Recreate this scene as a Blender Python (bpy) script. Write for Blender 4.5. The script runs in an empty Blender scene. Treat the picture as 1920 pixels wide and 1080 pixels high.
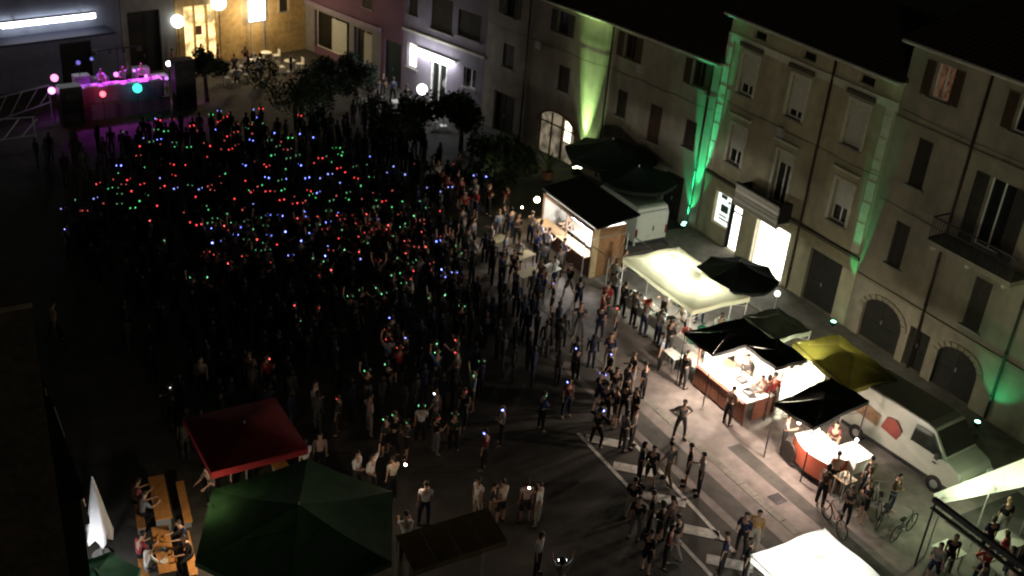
import bpy, bmesh, math, random
from mathutils import Vector, Matrix
random.seed(7)
R = math.radians
sc = bpy.context.scene
col = sc.collection

# ------------------------------------------------------------------ camera, world, light
CAMH = 24.0
F_PX = 2083.0
ROT = Matrix(((0.8643085, -0.17590623, 0.47119828),
              (-0.49663233, -0.44664177, 0.74422272),
              (0.07954342, -0.87725032, -0.473397)))      # columns: image right, image down, forward
cam_d = bpy.data.cameras.new('camera')
cam = bpy.data.objects.new('camera', cam_d)
col.objects.link(cam)
m = Matrix([[ROT[i][0], -ROT[i][1], -ROT[i][2]] for i in range(3)]).to_4x4()
m.translation = (0, 0, CAMH)
cam.matrix_world = m
cam_d.sensor_width = 36.0
cam_d.lens = 36.0 * F_PX / 1920.0
cam_d.clip_end = 600
cam_d.dof.use_dof = True
cam_d.dof.focus_distance = 12.0
cam_d.dof.aperture_fstop = 1.6
sc.camera = cam

w = bpy.data.worlds.new('World')
sc.world = w
w.use_nodes = True
bg = w.node_tree.nodes['Background']
bg.inputs[0].default_value = (1.0, 1.0, 0.85, 1)
bg.inputs[1].default_value = 0.011

sun_d = bpy.data.lights.new('town_glow', 'SUN')
sun_d.energy = 0.19
sun_d.angle = R(2)
sun_d.color = (1.0, 0.90, 0.70)
sun = bpy.data.objects.new('town_glow', sun_d)
col.objects.link(sun)
sun.rotation_euler = Vector((0.66, 0.74, -0.012)).to_track_quat('-Z', 'Y').to_euler()

sc.view_settings.view_transform = 'Standard'
sc.view_settings.look = 'None'
sc.view_settings.exposure = 0
sc.view_settings.gamma = 1
sc.cycles.use_denoising = True
sc.cycles.sample_clamp_indirect = 3.0
sc.cycles.max_bounces = 5
sc.cycles.diffuse_bounces = 3
sc.cycles.transparent_max_bounces = 8

def ray(px, py):
    v = Vector((px - 960, py - 540, F_PX)).normalized()
    return ROT @ v
def gp(px, py, z=0.0):                    # the place seen at a pixel of the photograph, at height z
    r = ray(px, py)
    t = (z - CAMH) / r.z
    return Vector((r.x * t, r.y * t, z))

# ------------------------------------------------------------------ materials
MATS = {}
def nodemat(name):
    mt = bpy.data.materials.new(name)
    mt.use_nodes = True
    nt = mt.node_tree
    nt.nodes.clear()
    out = nt.nodes.new('ShaderNodeOutputMaterial')
    return mt, nt, out
def mat(name, c, rough=0.8, var=0.25, scale=3.0, bump=0.0, bscale=40.0, metal=0.0, obj_color=False, translucent=0.0, stain=0.0, spec=0.3, c2=None):
    if name in MATS: return MATS[name]
    mt, nt, out = nodemat(name)
    N, L = nt.nodes, nt.links
    tc = N.new('ShaderNodeTexCoord')
    no = N.new('ShaderNodeTexNoise')
    no.inputs['Scale'].default_value = scale
    no.inputs['Detail'].default_value = 6
    L.new(tc.outputs['Object'], no.inputs['Vector'])
    ramp = N.new('ShaderNodeMapRange')
    ramp.inputs['From Min'].default_value = 0.3
    ramp.inputs['From Max'].default_value = 0.7
    ramp.inputs['To Min'].default_value = 0.0
    ramp.inputs['To Max'].default_value = 1.0
    L.new(no.outputs['Fac'], ramp.inputs['Value'])
    mix = N.new('ShaderNodeMix'); mix.data_type = 'RGBA'
    L.new(ramp.outputs[0], mix.inputs[0])
    if obj_color:
        oi = N.new('ShaderNodeObjectInfo')
        hs = N.new('ShaderNodeMix'); hs.data_type = 'RGBA'; hs.blend_type = 'MULTIPLY'
        hs.inputs[0].default_value = 1
        L.new(oi.outputs['Color'], hs.inputs[6]); hs.inputs[7].default_value = (1 - var,) * 3 + (1,)
        L.new(hs.outputs[2], mix.inputs[6]); L.new(oi.outputs['Color'], mix.inputs[7])
    else:
        a = tuple(x * (1 - var) for x in c) + (1,)
        b = tuple(min(1, x * (1 + var)) for x in (c2 or c)) + (1,)
        mix.inputs[6].default_value = a; mix.inputs[7].default_value = b
    colr = mix.outputs[2]
    if stain:
        n2 = N.new('ShaderNodeTexNoise'); n2.inputs['Scale'].default_value = scale * 0.22; n2.inputs['Detail'].default_value = 8
        n2.inputs['Roughness'].default_value = 0.65
        mpn = N.new('ShaderNodeMapping'); mpn.inputs['Scale'].default_value = (1.6, 1.6, .35) if 'render' in name else (1, 1, 1)
        L.new(tc.outputs['Object'], mpn.inputs['Vector']); L.new(mpn.outputs[0], n2.inputs['Vector'])
        r2 = N.new('ShaderNodeMapRange'); r2.inputs['From Min'].default_value = 0.42; r2.inputs['From Max'].default_value = 0.68
        r2.inputs['To Min'].default_value = 1.0; r2.inputs['To Max'].default_value = 1 - stain
        L.new(n2.outputs['Fac'], r2.inputs['Value'])
        mm = N.new('ShaderNodeMix'); mm.data_type = 'RGBA'; mm.blend_type = 'MULTIPLY'; mm.inputs[0].default_value = 1
        L.new(colr, mm.inputs[6]); L.new(r2.outputs[0], mm.inputs[7])
        colr = mm.outputs[2]
    bs = N.new('ShaderNodeBsdfPrincipled')
    L.new(colr, bs.inputs['Base Color'])
    bs.inputs['Roughness'].default_value = rough
    bs.inputs['Metallic'].default_value = metal
    bs.inputs['Specular IOR Level'].default_value = spec
    if bump:
        bn = N.new('ShaderNodeTexNoise'); bn.inputs['Scale'].default_value = bscale; bn.inputs['Detail'].default_value = 4
        L.new(tc.outputs['Object'], bn.inputs['Vector'])
        bp = N.new('ShaderNodeBump'); bp.inputs['Strength'].default_value = bump; bp.inputs['Distance'].default_value = 0.02
        L.new(bn.outputs['Fac'], bp.inputs['Height']); L.new(bp.outputs[0], bs.inputs['Normal'])
    sh = bs.outputs[0]
    if translucent:
        tr = N.new('ShaderNodeBsdfTranslucent'); L.new(colr, tr.inputs['Color'])
        ms = N.new('ShaderNodeMixShader'); ms.inputs[0].default_value = translucent
        L.new(sh, ms.inputs[1]); L.new(tr.outputs[0], ms.inputs[2]); sh = ms.outputs[0]
    L.new(sh, out.inputs['Surface'])
    MATS[name] = mt
    return mt
def emat(name, c, s, sample=True):
    if name in MATS: return MATS[name]
    mt, nt, out = nodemat(name)
    e = nt.nodes.new('ShaderNodeEmission')
    e.inputs[0].default_value = tuple(c) + (1,); e.inputs[1].default_value = s
    nt.links.new(e.outputs[0], out.inputs['Surface'])
    if not sample: mt.cycles.emission_sampling = 'NONE'
    MATS[name] = mt
    return mt
def glow_pane(name, c, s, scale=1.2):      # lit room seen through a window: uneven emission (shelves, posters, people)
    if name in MATS: return MATS[name]
    mt, nt, out = nodemat(name)
    N, L = nt.nodes, nt.links
    tc = N.new('ShaderNodeTexCoord'); v = N.new('ShaderNodeTexNoise'); v.inputs['Scale'].default_value = scale; v.inputs['Detail'].default_value = 3
    L.new(tc.outputs['Object'], v.inputs['Vector'])
    mr = N.new('ShaderNodeMapRange'); mr.inputs['From Min'].default_value = .35; mr.inputs['From Max'].default_value = .6
    mr.inputs['To Min'].default_value = s * .25; mr.inputs['To Max'].default_value = s
    L.new(v.outputs['Fac'], mr.inputs['Value'])
    e = N.new('ShaderNodeEmission'); e.inputs[0].default_value = tuple(c) + (1,)
    L.new(mr.outputs[0], e.inputs[1]); L.new(e.outputs[0], out.inputs['Surface'])
    MATS[name] = mt
    return mt
def glass():
    if 'glass' in MATS: return MATS['glass']
    mt, nt, out = nodemat('glass')
    b = nt.nodes.new('ShaderNodeBsdfPrincipled')
    b.inputs['Base Color'].default_value = (.012, .014, .012, 1); b.inputs['Roughness'].default_value = .12
    nt.links.new(b.outputs[0], out.inputs['Surface'])
    MATS['glass'] = mt
    return mt

WHITE = mat('white_paint', (.72, .70, .62), .5, .08)
STEEL = mat('galvanised_steel', (.45, .46, .44), .45, .1, metal=.6)
BLACKM = mat('black_metal', (.02, .02, .02), .5, .2)
DARKWOOD = mat('dark_wood', (.045, .025, .015), .7, .3, 8)
PINE = mat('pine_wood', (.56, .25, .07), .55, .18, 6)
PALEWOOD = mat('pale_wood', (.46, .33, .2), .6, .15, 6)
BLACKCLOTH = mat('black_canvas', (.008, .008, .007), .9, .3, 2, bump=.55, bscale=4.5)

# ------------------------------------------------------------------ mesh helpers
class MB:
    def __init__(s): s.v = []; s.f = []; s.mi = []; s.cur = 0
    def add(s, vs, fs):
        b = len(s.v); s.v += [tuple(x) for x in vs]
        for f in fs: s.f.append(tuple(b + i for i in f)); s.mi.append(s.cur)
        return s
    def box(s, x0, x1, y0, y1, z0, z1, M=None):
        vs = [Vector(p) for p in ((x0, y0, z0), (x1, y0, z0), (x1, y1, z0), (x0, y1, z0), (x0, y0, z1), (x1, y0, z1), (x1, y1, z1), (x0, y1, z1))]
        if M: vs = [M @ p for p in vs]
        return s.add(vs, ((0, 3, 2, 1), (4, 5, 6, 7), (0, 1, 5, 4), (1, 2, 6, 5), (2, 3, 7, 6), (3, 0, 4, 7)))
    def quad(s, *p): return s.add(p, (tuple(range(len(p))),))
    def tube(s, p, q, r, n=8, r2=None, caps=True):
        p = Vector(p); q = Vector(q); r2 = r if r2 is None else r2
        d = (q - p).normalized(); a = d.orthogonal().normalized(); b = d.cross(a)
        vs = []
        for c, rr in ((p, r), (q, r2)):
            for i in range(n):
                t = 2 * math.pi * i / n
                vs.append(c + a * math.cos(t) * rr + b * math.sin(t) * rr)
        fs = [(i, (i + 1) % n, n + (i + 1) % n, n + i) for i in range(n)]
        if caps: fs += [tuple(range(n))[::-1], tuple(range(n, 2 * n))]
        return s.add(vs, fs)
    def lathe(s, prof, n=16, c=(0, 0, 0), sx=1, sy=1):
        vs = []; fs = []
        for (r, z) in prof:
            for i in range(n):
                t = 2 * math.pi * i / n
                vs.append((c[0] + r * math.cos(t) * sx, c[1] + r * math.sin(t) * sy, c[2] + z))
        for k in range(len(prof) - 1):
            for i in range(n):
                fs.append((k * n + i, k * n + (i + 1) % n, (k + 1) * n + (i + 1) % n, (k + 1) * n + i))
        return s.add(vs, fs)
    def ball(s, c, r, n=8, m=5, sx=1, sy=1, sz=1):
        prof = [(max(1e-4, r * math.sin(math.pi * k / m)), -r * sz * math.cos(math.pi * k / m)) for k in range(m + 1)]
        return s.lathe(prof, n, c, sx, sy)
    def mesh(s, name, mats, smooth=False):
        me = bpy.data.meshes.new(name)
        me.from_pydata(s.v, [], s.f)
        for mt in (mats if isinstance(mats, (list, tuple)) else [mats]): me.materials.append(mt)
        for i, p in enumerate(me.polygons):
            p.material_index = s.mi[i]; p.use_smooth = smooth
        me.update()
        return me
    def build(s, name, mats, parent=None, smooth=False, **kw):
        return link(name, s.mesh(name, mats, smooth), parent, **kw)
def link(name, me, parent=None, loc=None, rz=None, label=None, cat=None, group=None, kind=None, color=None):
    o = bpy.data.objects.new(name, me); col.objects.link(o)
    if parent: o.parent = parent
    if loc is not None: o.location = loc
    if rz is not None: o.rotation_euler = (0, 0, rz)
    if color is not None: o.color = tuple(color) + (1,)
    return tag(o, label, cat, group, kind)
def tag(o, label=None, cat=None, group=None, kind=None):
    if label: o['label'] = label
    if cat: o['category'] = cat
    if group: o['group'] = group
    if kind: o['kind'] = kind
    return o
def thing(name, loc, rz=0, label=None, cat=None, group=None):
    return link(name, None, None, loc, rz, label, cat, group)
def copy_tree(o, parent=None):
    c = o.copy(); col.objects.link(c)
    if parent: c.parent = parent
    for ch in [x for x in KIDS_of(o)]: copy_tree(ch, c)
    return c
def KIDS_of(o): return list(o.children)
def lamp(parent, loc, power, color=(1, .85, .65), kind='POINT', radius=.08, target=None, spot=None, blend=.4):
    d = bpy.data.lights.new('light', kind); d.energy = power; d.color = color
    if kind == 'AREA': d.size = radius
    else: d.shadow_soft_size = radius
    if kind == 'SPOT': d.spot_size = R(spot); d.spot_blend = blend
    o = bpy.data.objects.new('light', d); col.objects.link(o)
    o.location = loc
    if target is not None: o.rotation_euler = (Vector(target) - Vector(loc)).to_track_quat('-Z', 'Y').to_euler()
    if parent: o.parent = parent
    return o

# ------------------------------------------------------------------ ground
ASPHALT = mat('asphalt', (.078, .072, .060), .85, .25, 1.3, bump=.35, bscale=30, stain=.55)
g = MB()
g.quad((-150, -60, 0), (260, -60, 0), (260, 300, 0), (-150, 300, 0))
g.build('ground', ASPHALT, kind='structure')
g = MB()
g.quad((22.4, 5, .004), (33.5, 5, .004), (33.5, 44, .004), (22.4, 44, .004))
g.build('road', mat('porphyry_road', (.235, .205, .185), .75, .22, 2.2, bump=.35, bscale=25, stain=.40), kind='structure')
g = MB()
for (x0, x1, y0, y1) in ((22.8, 23.5, 14, 31), (25.3, 25.75, 12, 24), (29.6, 33.3, 8, 17.5), (14, 18.5, 24, 24.6)):  # strips of ground darker than the road
    g.quad((x0, y0, .008), (x1, y0, .008), (x1 + .1, y1, .008), (x0 - .1, y1, .008))
g.build('dark_road_strips', mat('dark_strip_asphalt', (.085, .08, .07), .85, .25, 2, bump=.3, stain=.3), kind='structure')
drm = mat('iron_grate', (.03, .03, .03), .5, .2, metal=.5)
for i, (x, y) in enumerate(((24.9, 26.6), (24.9, 20.9), (24.9, 32.4))):
    t = thing('street_drain', (x, y, .012), 0, 'square iron drain grate beside the stone strip, ' + ('in front of the food stall', 'in front of the red-brown cart', 'in front of the cream gazebo')[i], 'drain', 'street drains')
    MB().box(-.25, .25, -.25, -.21, 0, .012).box(-.25, .25, .21, .25, 0, .012).box(-.25, -.21, -.209, .209, 0, .012).box(.21, .25, -.209, .209, 0, .012).build('frame', drm, t)
    gb = MB()
    for k in range(7): gb.box(-.19 + k * .06, -.165 + k * .06, -.2, .2, 0, .01)
    gb.build('grate', drm, t)
LINE = mat('worn_road_paint', (.66, .64, .58), .7, .25, 5, stain=.3)
g = MB()
def strip(mb, a, b, wd, z):
    a = Vector(a + (z,)); b = Vector(b + (z,)); d = (b - a).normalized(); n = Vector((-d.y, d.x, 0)) * wd / 2
    k = max(1, int((b - a).length))
    mb.quad(a - n, b - n, b + n, a + n)
strip(g, (20.55, 27.0), (20.3, 18.6), .15, .013)
strip(g, (22.15, 26.0), (21.7, 19.4), .15, .013)
for t in (26.4, 24.6, 22.8, 21.0, 19.3):
    strip(g, (20.66, t + .25), (21.76, t - .75), .46, .013)
g.build('road_markings', LINE, kind='structure')
g = MB()
for k in range(34):                       # stone strip along the road, slab by slab
    y = 12 + k * .72
    g.box(24.1, 24.42, y, y + .70, .0, .012 + .004 * (k % 3))
for k in range(30):
    pass
g.build('stone_strip', mat('strip_stone', (.21, .20, .17), .8, .2, 4, stain=.3), kind='structure')
g = MB()
g.box(33.6, 36.0, 6, 40, 0, .13)
g.build('pavement', mat('stone_paving', (.22, .20, .17), .8, .2, 3, bump=.2, stain=.4), kind='structure')
SLAB = mat('kerb_stone', (.25, .24, .20), .8, .15, 5, stain=.3)
kerb_me = MB().box(33.44, 33.59, 0, 1.16, 0, .14).mesh('kerb_stone', SLAB)
pv = bpy.data.objects['pavement']
for k in range(26): link('kerb_stone', kerb_me, pv, (0, 8 + k * 1.18, 0))

# ------------------------------------------------------------------ buildings
class Facade:
    def __init__(s, P, d):
        s.P = Vector((P[0], P[1])); s.d = Vector(d).normalized(); s.rz = math.atan2(s.d.y, s.d.x)
    def at(s, u, off=0, z=0):
        n = Vector((-s.d.y, s.d.x))
        q = s.P + s.d * u + n * off
        return Vector((q.x, q.y, z))
REC = .24
def wall_mesh(L, H, D, ops):
    mb = MB()
    us = sorted({0, L} | {min(max(v, 0), L) for o in ops for v in o[:2]})
    zs = sorted({0, H} | {min(max(v, 0), H) for o in ops for v in o[2:4]})
    for i in range(len(us) - 1):
        for j in range(len(zs) - 1):
            cu = (us[i] + us[i + 1]) / 2; cz = (zs[j] + zs[j + 1]) / 2
            if any(o[0] < cu < o[1] and o[2] < cz < o[3] for o in ops): continue
            a, b, c, d = us[i], us[i + 1], zs[j], zs[j + 1]
            mb.quad((a, 0, c), (a, 0, d), (b, 0, d), (b, 0, c))
    for (a, b, c, d) in [o[:4] for o in ops]:
        y = -REC
        mb.quad((a, 0, c), (a, y, c), (a, y, d), (a, 0, d)); mb.quad((b, 0, c), (b, 0, d), (b, y, d), (b, y, c))
        mb.quad((a, 0, d), (a, y, d), (b, y, d), (b, 0, d))
        if c > .05: mb.quad((a, 0, c), (b, 0, c), (b, y, c), (a, y, c))
        mb.quad((a, y, c), (b, y, c), (b, y, d), (a, y, d))
    mb.quad((0, 0, 0), (0, 0, H), (0, -D, H), (0, -D, 0)); mb.quad((L, 0, 0), (L, -D, 0), (L, -D, H), (L, 0, H))
    mb.quad((0, -D, 0), (0, -D, H), (L, -D, H), (L, -D, 0)); mb.quad((0, 0, H), (L, 0, H), (L, -D, H), (0, -D, H))
    return mb
ROOFM = mat('old_roof_tiles', (.030, .020, .014), .9, .35, 2.5)
def roof_mesh(L, H, D, ov=.45, pitch=17):
    mb = MB(); n = max(8, int(L / .14)); tp = math.tan(R(pitch)); us = [-.15 + (L + .3) * i / n for i in range(n + 1)]
    rows = [(ov, H + .04), (-D / 2, H + .04 + (D / 2 + ov) * tp), (-D - .3, H + .04)]
    b = len(mb.v)
    vs = []; fs = []
    for (y, z) in rows:
        for i, u in enumerate(us): vs.append((u, y, z + (.05 if i % 2 else 0)))
    for k in range(2):
        for i in range(n): fs.append((k * (n + 1) + i, k * (n + 1) + i + 1, (k + 1) * (n + 1) + i + 1, (k + 1) * (n + 1) + i))
    mb.add(vs, fs)
    z1 = H + .04 + (D / 2 + ov) * tp
    for u in (-.15, L + .15): mb.quad((u, ov, H), (u, -D / 2, z1 - .02), (u, -D - .3, H))
    return mb
def shutter_mesh(wd, ht):
    mb = MB(); mb.box(0, .06, 0, .04, 0, ht).box(wd - .06, wd, 0, .04, 0, ht).box(.06, wd - .06, 0, .04, 0, .07).box(.06, wd - .06, 0, .04, ht - .07, ht)
    n = max(4, int(ht / .11))
    for k in range(n):
        z = .08 + (ht - .18) * k / n
        mb.box(.06, wd - .06, .008, .03, z, z + (ht - .18) / n * .72, None)
    mb.box(.06, wd - .06, .001, .006, .07, ht - .07)
    return mb
SHUT = mat('dark_shutter_paint', (.028, .024, .016), .7, .25, 6)
SHUTB = mat('brown_shutter_paint', (.05, .028, .014), .7, .25, 6)
BLIND = mat('pale_blind', (.46, .455, .38), .7, .08, 5)
DARKIN = mat('dark_room', (.006, .006, .005), .9, .2)
def window(b, a, e, c, d, kind='plain', frame=None, sill=True, surround=None, pane=None, hood=False, bp=.75, shut=None, label=None):
    """a..e along the wall, c..d in height; the window's own mesh is its frame"""
    frame = frame or WHITE; y0 = -REC + .004; wd = e - a; ht = d - c
    mb = MB(); t = .06
    mb.box(a, a + t, y0, y0 + .06, c, d).box(e - t, e, y0, y0 + .06, c, d).box(a + t, e - t, y0, y0 + .06, d - t, d).box(a + t, e - t, y0, y0 + .06, c, c + t)
    mb.box((a + e) / 2 - .03, (a + e) / 2 + .03, y0, y0 + .055, c + t, d - t)
    wn = mb.build('window', frame, b, label=label)
    MB().box(a + t, (a + e) / 2 - .032, y0 + .01, y0 + .025, c + t, d - t).build('pane', pane or glass(), wn)
    MB().box((a + e) / 2 + .032, e - t, y0 + .01, y0 + .025, c + t, d - t).build('pane', pane or glass(), wn)
    if sill: MB().box(a - .12, e + .12, -REC + .07, .10, c - .09, c - .003).build('sill', SLAB, wn)
    if surround:
        s = MB(); q = .16
        s.box(a - q, a - .003, .002, .05, c, d + q).box(e + .003, e + q, .002, .05, c, d + q).box(a - .003, e + .003, .002, .05, d + .003, d + q)
        s.build('surround', surround, wn)
    if hood:
        MB().box(a - .28, e + .28, .002, .16, d + .48, d + .60).build('hood', surround or SLAB, wn)
    if kind == 'blind':
        z = d - ht * bp
        bl = MB(); n = max(4, int((d - z) / .12))
        for k in range(n):
            q0 = z + (d - z) * k / n
            bl.box(a + .01, e - .01, -.11 - .004, -.095, q0, q0 + (d - z) / n * .9)
        bl.box(a + .01, e - .01, -.125, -.116, z, d)
        bl.build('roller_blind', BLIND, wn)
    if kind == 'open':
        for (u, ww) in ((a - wd / 2 - .02, wd / 2), (e + .02, wd / 2)):
            o = link('shutter', shutter_mesh(ww, ht - .02).mesh('shutter', shut or SHUT), wn, (u, .01, c + .01))
    if kind == 'closed':
        for u in (a + .005, (a + e) / 2 + .005):
            link('shutter', shutter_mesh(wd / 2 - .01, ht - .02).mesh('shutter', shut or SHUT), wn, (u, -.08, c + .01))
    return wn
def door(b, a, e, c, d, m_, label=None, handle=True):
    y = -REC + .004
    dd = MB().box(a, e, y, y + .06, c, d)
    for k in range(2):
        for j in range(2):
            wd = (e - a) / 2; h = (d - c) / 2
            dd.box(a + wd * k + .1, a + wd * (k + 1) - .1, y + .06, y + .075, c + h * j + .12, c + h * (j + 1) - .12)
    o = dd.build('door', m_, b, label=label)
    if handle: MB().box((a + e) / 2 + .06, (a + e) / 2 + .09, y + .075, y + .12, c + 1.0, c + 1.18).build('handle', STEEL, o)
    return o
def house(name, F, u0, L, H, D, wallm, ops, label, roofm=None, cat='building', eave=True, ov=.45):
    b = thing(name, F.at(u0), F.rz, label, cat)
    wall_mesh(L, H, D, ops).build('wall', wallm, b)
    rf = roof_mesh(L, H, D, ov).build('roof', roofm or ROOFM, b)
    if eave:
        e = MB().box(-.1, L + .1, .003, ov - .05, H - .13, H - .002)
        e.build('eave', mat('eave_boards', (.50, .46, .36), .8, .15), b)
        gt = MB(); n = 1
        gt.tube((-.1, ov + .02, H - .02), (L + .1, ov + .02, H - .02), .07, 8)
        gt.build('gutter', mat('old_gutter_metal', (.42, .40, .34), .6, .2), b)
    return b
def downpipe(b, u, z0, z1, m_=None):
    p = MB().tube((u, .09, z0), (u, .09, z1), .055, 8)
    for k in range(int((z1 - z0) / 2)): p.tube((u, .09, z0 + 1 + 2 * k), (u, .09, z0 + 1.06 + 2 * k), .075, 8)
    p.build('downpipe', m_ or mat('dark_pipe', (.030, .018, .012), .6, .2), b, smooth=True)

def arch_fill(mb, a, e, zs, zt, y0=-.06, y1=.003, n=12):    # masonry left above a round head inside a square opening
    c = (a + e) / 2; r = (e - a) / 2
    for i in range(n):
        t0 = math.pi * i / n; t1 = math.pi * (i + 1) / n
        x0, z0 = c - r * math.cos(t0), zs + (zt - zs) * math.sin(t0)
        x1, z1 = c - r * math.cos(t1), zs + (zt - zs) * math.sin(t1)
        mb.add([(x0, y0, z0), (x1, y0, z1), (x1, y0, zt + .01), (x0, y0, zt + .01), (x0, y1, z0), (x1, y1, z1), (x1, y1, zt + .01), (x0, y1, zt + .01)],
               ((0, 1, 5, 4), (4, 5, 6, 7), (1, 0, 3, 2)))

# building with the balcony (three storeys, ochre), along X = 36
OCHRE = mat('ochre_render', (.35, .31, .20), .9, .16, 1.6, bump=.2, bscale=20, stain=.45)
FH = Facade((36.0, 28.95), (0, 1))
TRIM = mat('pale_stone_trim', (.50, .475, .37), .8, .12, 4, stain=.15)
hu = lambda Y: Y - 28.95
ops = []
top_w = [(37.35, 38.35), (34.0, 35.0), (30.4, 31.4)]
for a, e in top_w: ops.append((hu(a), hu(e), 7.95, 9.85))
mid_w = [(37.3, 38.3), (30.2, 31.2)]
for a, e in mid_w: ops.append((hu(a), hu(e), 4.45, 6.35))
ops.append((hu(33.95), hu(34.95), 3.75, 6.25))
for Y in (37.55, 34.3, 30.85): ops.append((hu(Y - .42), hu(Y + .42), 10.72, 11.08))
ops += [(hu(33.1), hu(35.35), .14, 2.78), (hu(36.5), hu(37.3), .14, 2.75), (hu(37.36), hu(38.6), 1.05, 2.75), (hu(29.75), hu(31.75), .14, 2.75)]
H_ = house('ochre_house', FH, 0, 10.6, 11.45, 9, OCHRE, ops, 'ochre three-storey house with white balcony and two brightly lit shop windows at street level')
for i, (a, e) in enumerate(top_w):
    window(H_, hu(a), hu(e), 7.95, 9.85, 'blind', surround=TRIM, hood=False, bp=[.74, .80, .97][i])
for i, (a, e) in enumerate(mid_w):
    window(H_, hu(a), hu(e), 4.45, 6.35, 'blind', surround=TRIM, hood=True, bp=[.62, .60][i])
window(H_, hu(33.95), hu(34.95), 3.75, 6.25, 'blind', surround=TRIM, hood=True, bp=.2, sill=False, label='tall balcony window with its blind rolled up')
for Y in (37.55, 34.3, 30.85):
    v = MB().box(hu(Y - .42), hu(Y + .42), -REC + .01, -REC + .05, 10.72, 11.08)
    v.build('attic_vent', DARKIN, H_)
MB().box(0, 10.6, .004, .10, 10.38, 10.55).box(0, 10.6, .004, .06, 10.2, 10.376).build('cornice', TRIM, H_)
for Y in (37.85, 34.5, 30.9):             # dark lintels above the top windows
    MB().box(hu(Y - .85), hu(Y + .75), .104, .2, 10.18, 10.36).build('hood', mat('dark_stone', (.07, .06, .04), .9, .2), H_)
MB().box(0, 10.6, .004, .12, 3.38, 3.52).build('string_course', mat('dark_stone', (.07, .06, .04)), H_)  # string course darker than the other trim
MB().box(0, 10.6, .004, .05, 2.95, 3.376).build('fascia', mat('ground_floor_render', (.27, .24, .15), .9, .15, 2, stain=.3), H_)
downpipe(H_, hu(32.65), .2, 11.3)
for u in (.12, 10.2):
    pl = MB()
    for k in range(14):
        pl.box(u, u + .45, .003, .055 if k % 2 == 0 else .045, 3.6 + k * .485, 3.6 + k * .485 + .47)
    pl.build('quoins', TRIM, H_)
bal = MB().box(hu(33.3), hu(36.3), .004, .95, 3.12, 3.30).build('balcony', TRIM, H_, label='white balcony with a banded panel front')
for k in range(4):
    MB().box(hu(33.3), hu(36.3), .86 + .012 * (k % 2), .93, 3.31 + k * .22, 3.31 + k * .22 + .19).build('parapet_band', WHITE if k % 2 == 0 else TRIM, bal)
for u in (33.36, 36.2):
    MB().box(hu(u), hu(u + .06), .01, .85, 3.31, 4.16).build('balcony_side', BLACKM, bal)
MB().box(hu(33.28), hu(36.32), .84, .97, 4.19, 4.25).build('rail', BLACKM, bal)
SHOPW = emat('shop_light_white', (1.0, .98, .88), 5.5)
sg = MB().box(hu(33.1), hu(35.35), -REC + .01, -REC + .03, .14, 2.78).build('shop_window', SHOPW, H_, label='large overexposed white shop window')
f = MB(); a, e = hu(33.1), hu(35.35)
f.box(a - .1, a, .003, .07, .14, 2.88).box(e, e + .1, .003, .07, .14, 2.88).box(a, e, .003, .07, 2.782, 2.88)
f.build('frame', TRIM, sg)
MB().box(hu(34.0), hu(34.45), -.205, -.2, 2.42, 2.5).box(hu(34.1), hu(34.35), -.205, -.2, 2.33, 2.38).build('window_lettering', mat('grey_lettering', (.18, .18, .16)), sg)
MB().box(hu(33.0), hu(35.4), .12, .5, .134, .22).build('ledge', WHITE, sg)
sd = MB().box(hu(36.5), hu(37.3), -REC + .01, -REC + .03, .14, 2.75).build('shop_door', emat('shop_door_glow', (1, .98, .86), 3.5), H_, label='glowing glass shop door')
MB().box(hu(36.5), hu(37.3), -.2, -.14, 2.1, 2.17).box(hu(36.5), hu(36.54), -.2, -.14, .14, 2.75).box(hu(37.25), hu(37.3), -.2, -.14, .14, 2.75).build('frame', BLACKM, sd)
sw = MB().box(hu(37.36), hu(38.6), -REC + .01, -REC + .03, 1.05, 2.75).build('poster_window', emat('poster_window_glow', (.86, .95, .84), 1.6), H_, label='lit window hung with dark posters')
for (a, e, c, d) in ((37.9, 38.35, 2.42, 2.62), (37.62, 37.78, 2.3, 2.42), (37.7, 38.25, 1.72, 2.12), (37.75, 38.3, 1.48, 1.56), (37.5, 38.3, 1.3, 1.38), (37.42, 37.55, 1.6, 2.2)):
    MB().box(hu(a), hu(e), -.2, -.19, c, d).build('poster', mat('poster_print', (.06, .11, .10), .8, .4, 14), sw)
MB().box(hu(37.3), hu(37.36), -REC, .02, .14, 2.75).build('mullion', BLACKM, H_)
door(H_, hu(29.75), hu(31.75), .14, 2.75, mat('old_dark_door', (.012, .011, .008), .8, .3), 'large dark double door')

# tall house at the right
GREIGE = mat('grey_beige_render', (.26, .225, .165), .9, .16, 1.4, bump=.2, bscale=20, stain=.45)
FI = Facade((35.99, 6.0), (0, 1))
iu = lambda Y: Y - 6.0
ops = []
ops.append((iu(26.75), iu(27.65), 11.25, 12.65))
ops.append((iu(22.9), iu(23.8), 11.25, 12.65))
for Y in (19.2, 15.4): ops.append((iu(Y), iu(Y + .9), 11.25, 12.65))
ops.append((iu(26.85), iu(27.6), 7.6, 9.6)); ops.append((iu(26.85), iu(27.6), 4.0, 5.95))
ops.append((iu(22.8), iu(24.0), 6.55, 9.35)); ops.append((iu(22.55), iu(23.35), 3.3, 5.45))
for Y in (18.9, 15.2): ops += [(iu(Y), iu(Y + .8), 7.6, 9.6), (iu(Y), iu(Y + .8), 4.0, 5.95)]
ops += [(iu(25.95), iu(28.15), .14, 2.3), (iu(24.5), iu(25.55), .14, 2.0), (iu(22.0), iu(24.0), .14, 2.3), (iu(17), iu(19), .14, 2.3)]
I_ = house('tall_grey_house', FI, 0, 22.94, 13.2, 9, GREIGE, ops, 'tallest grey-beige house at the right end of the row with attic window lit orange', ov=.6)
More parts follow.
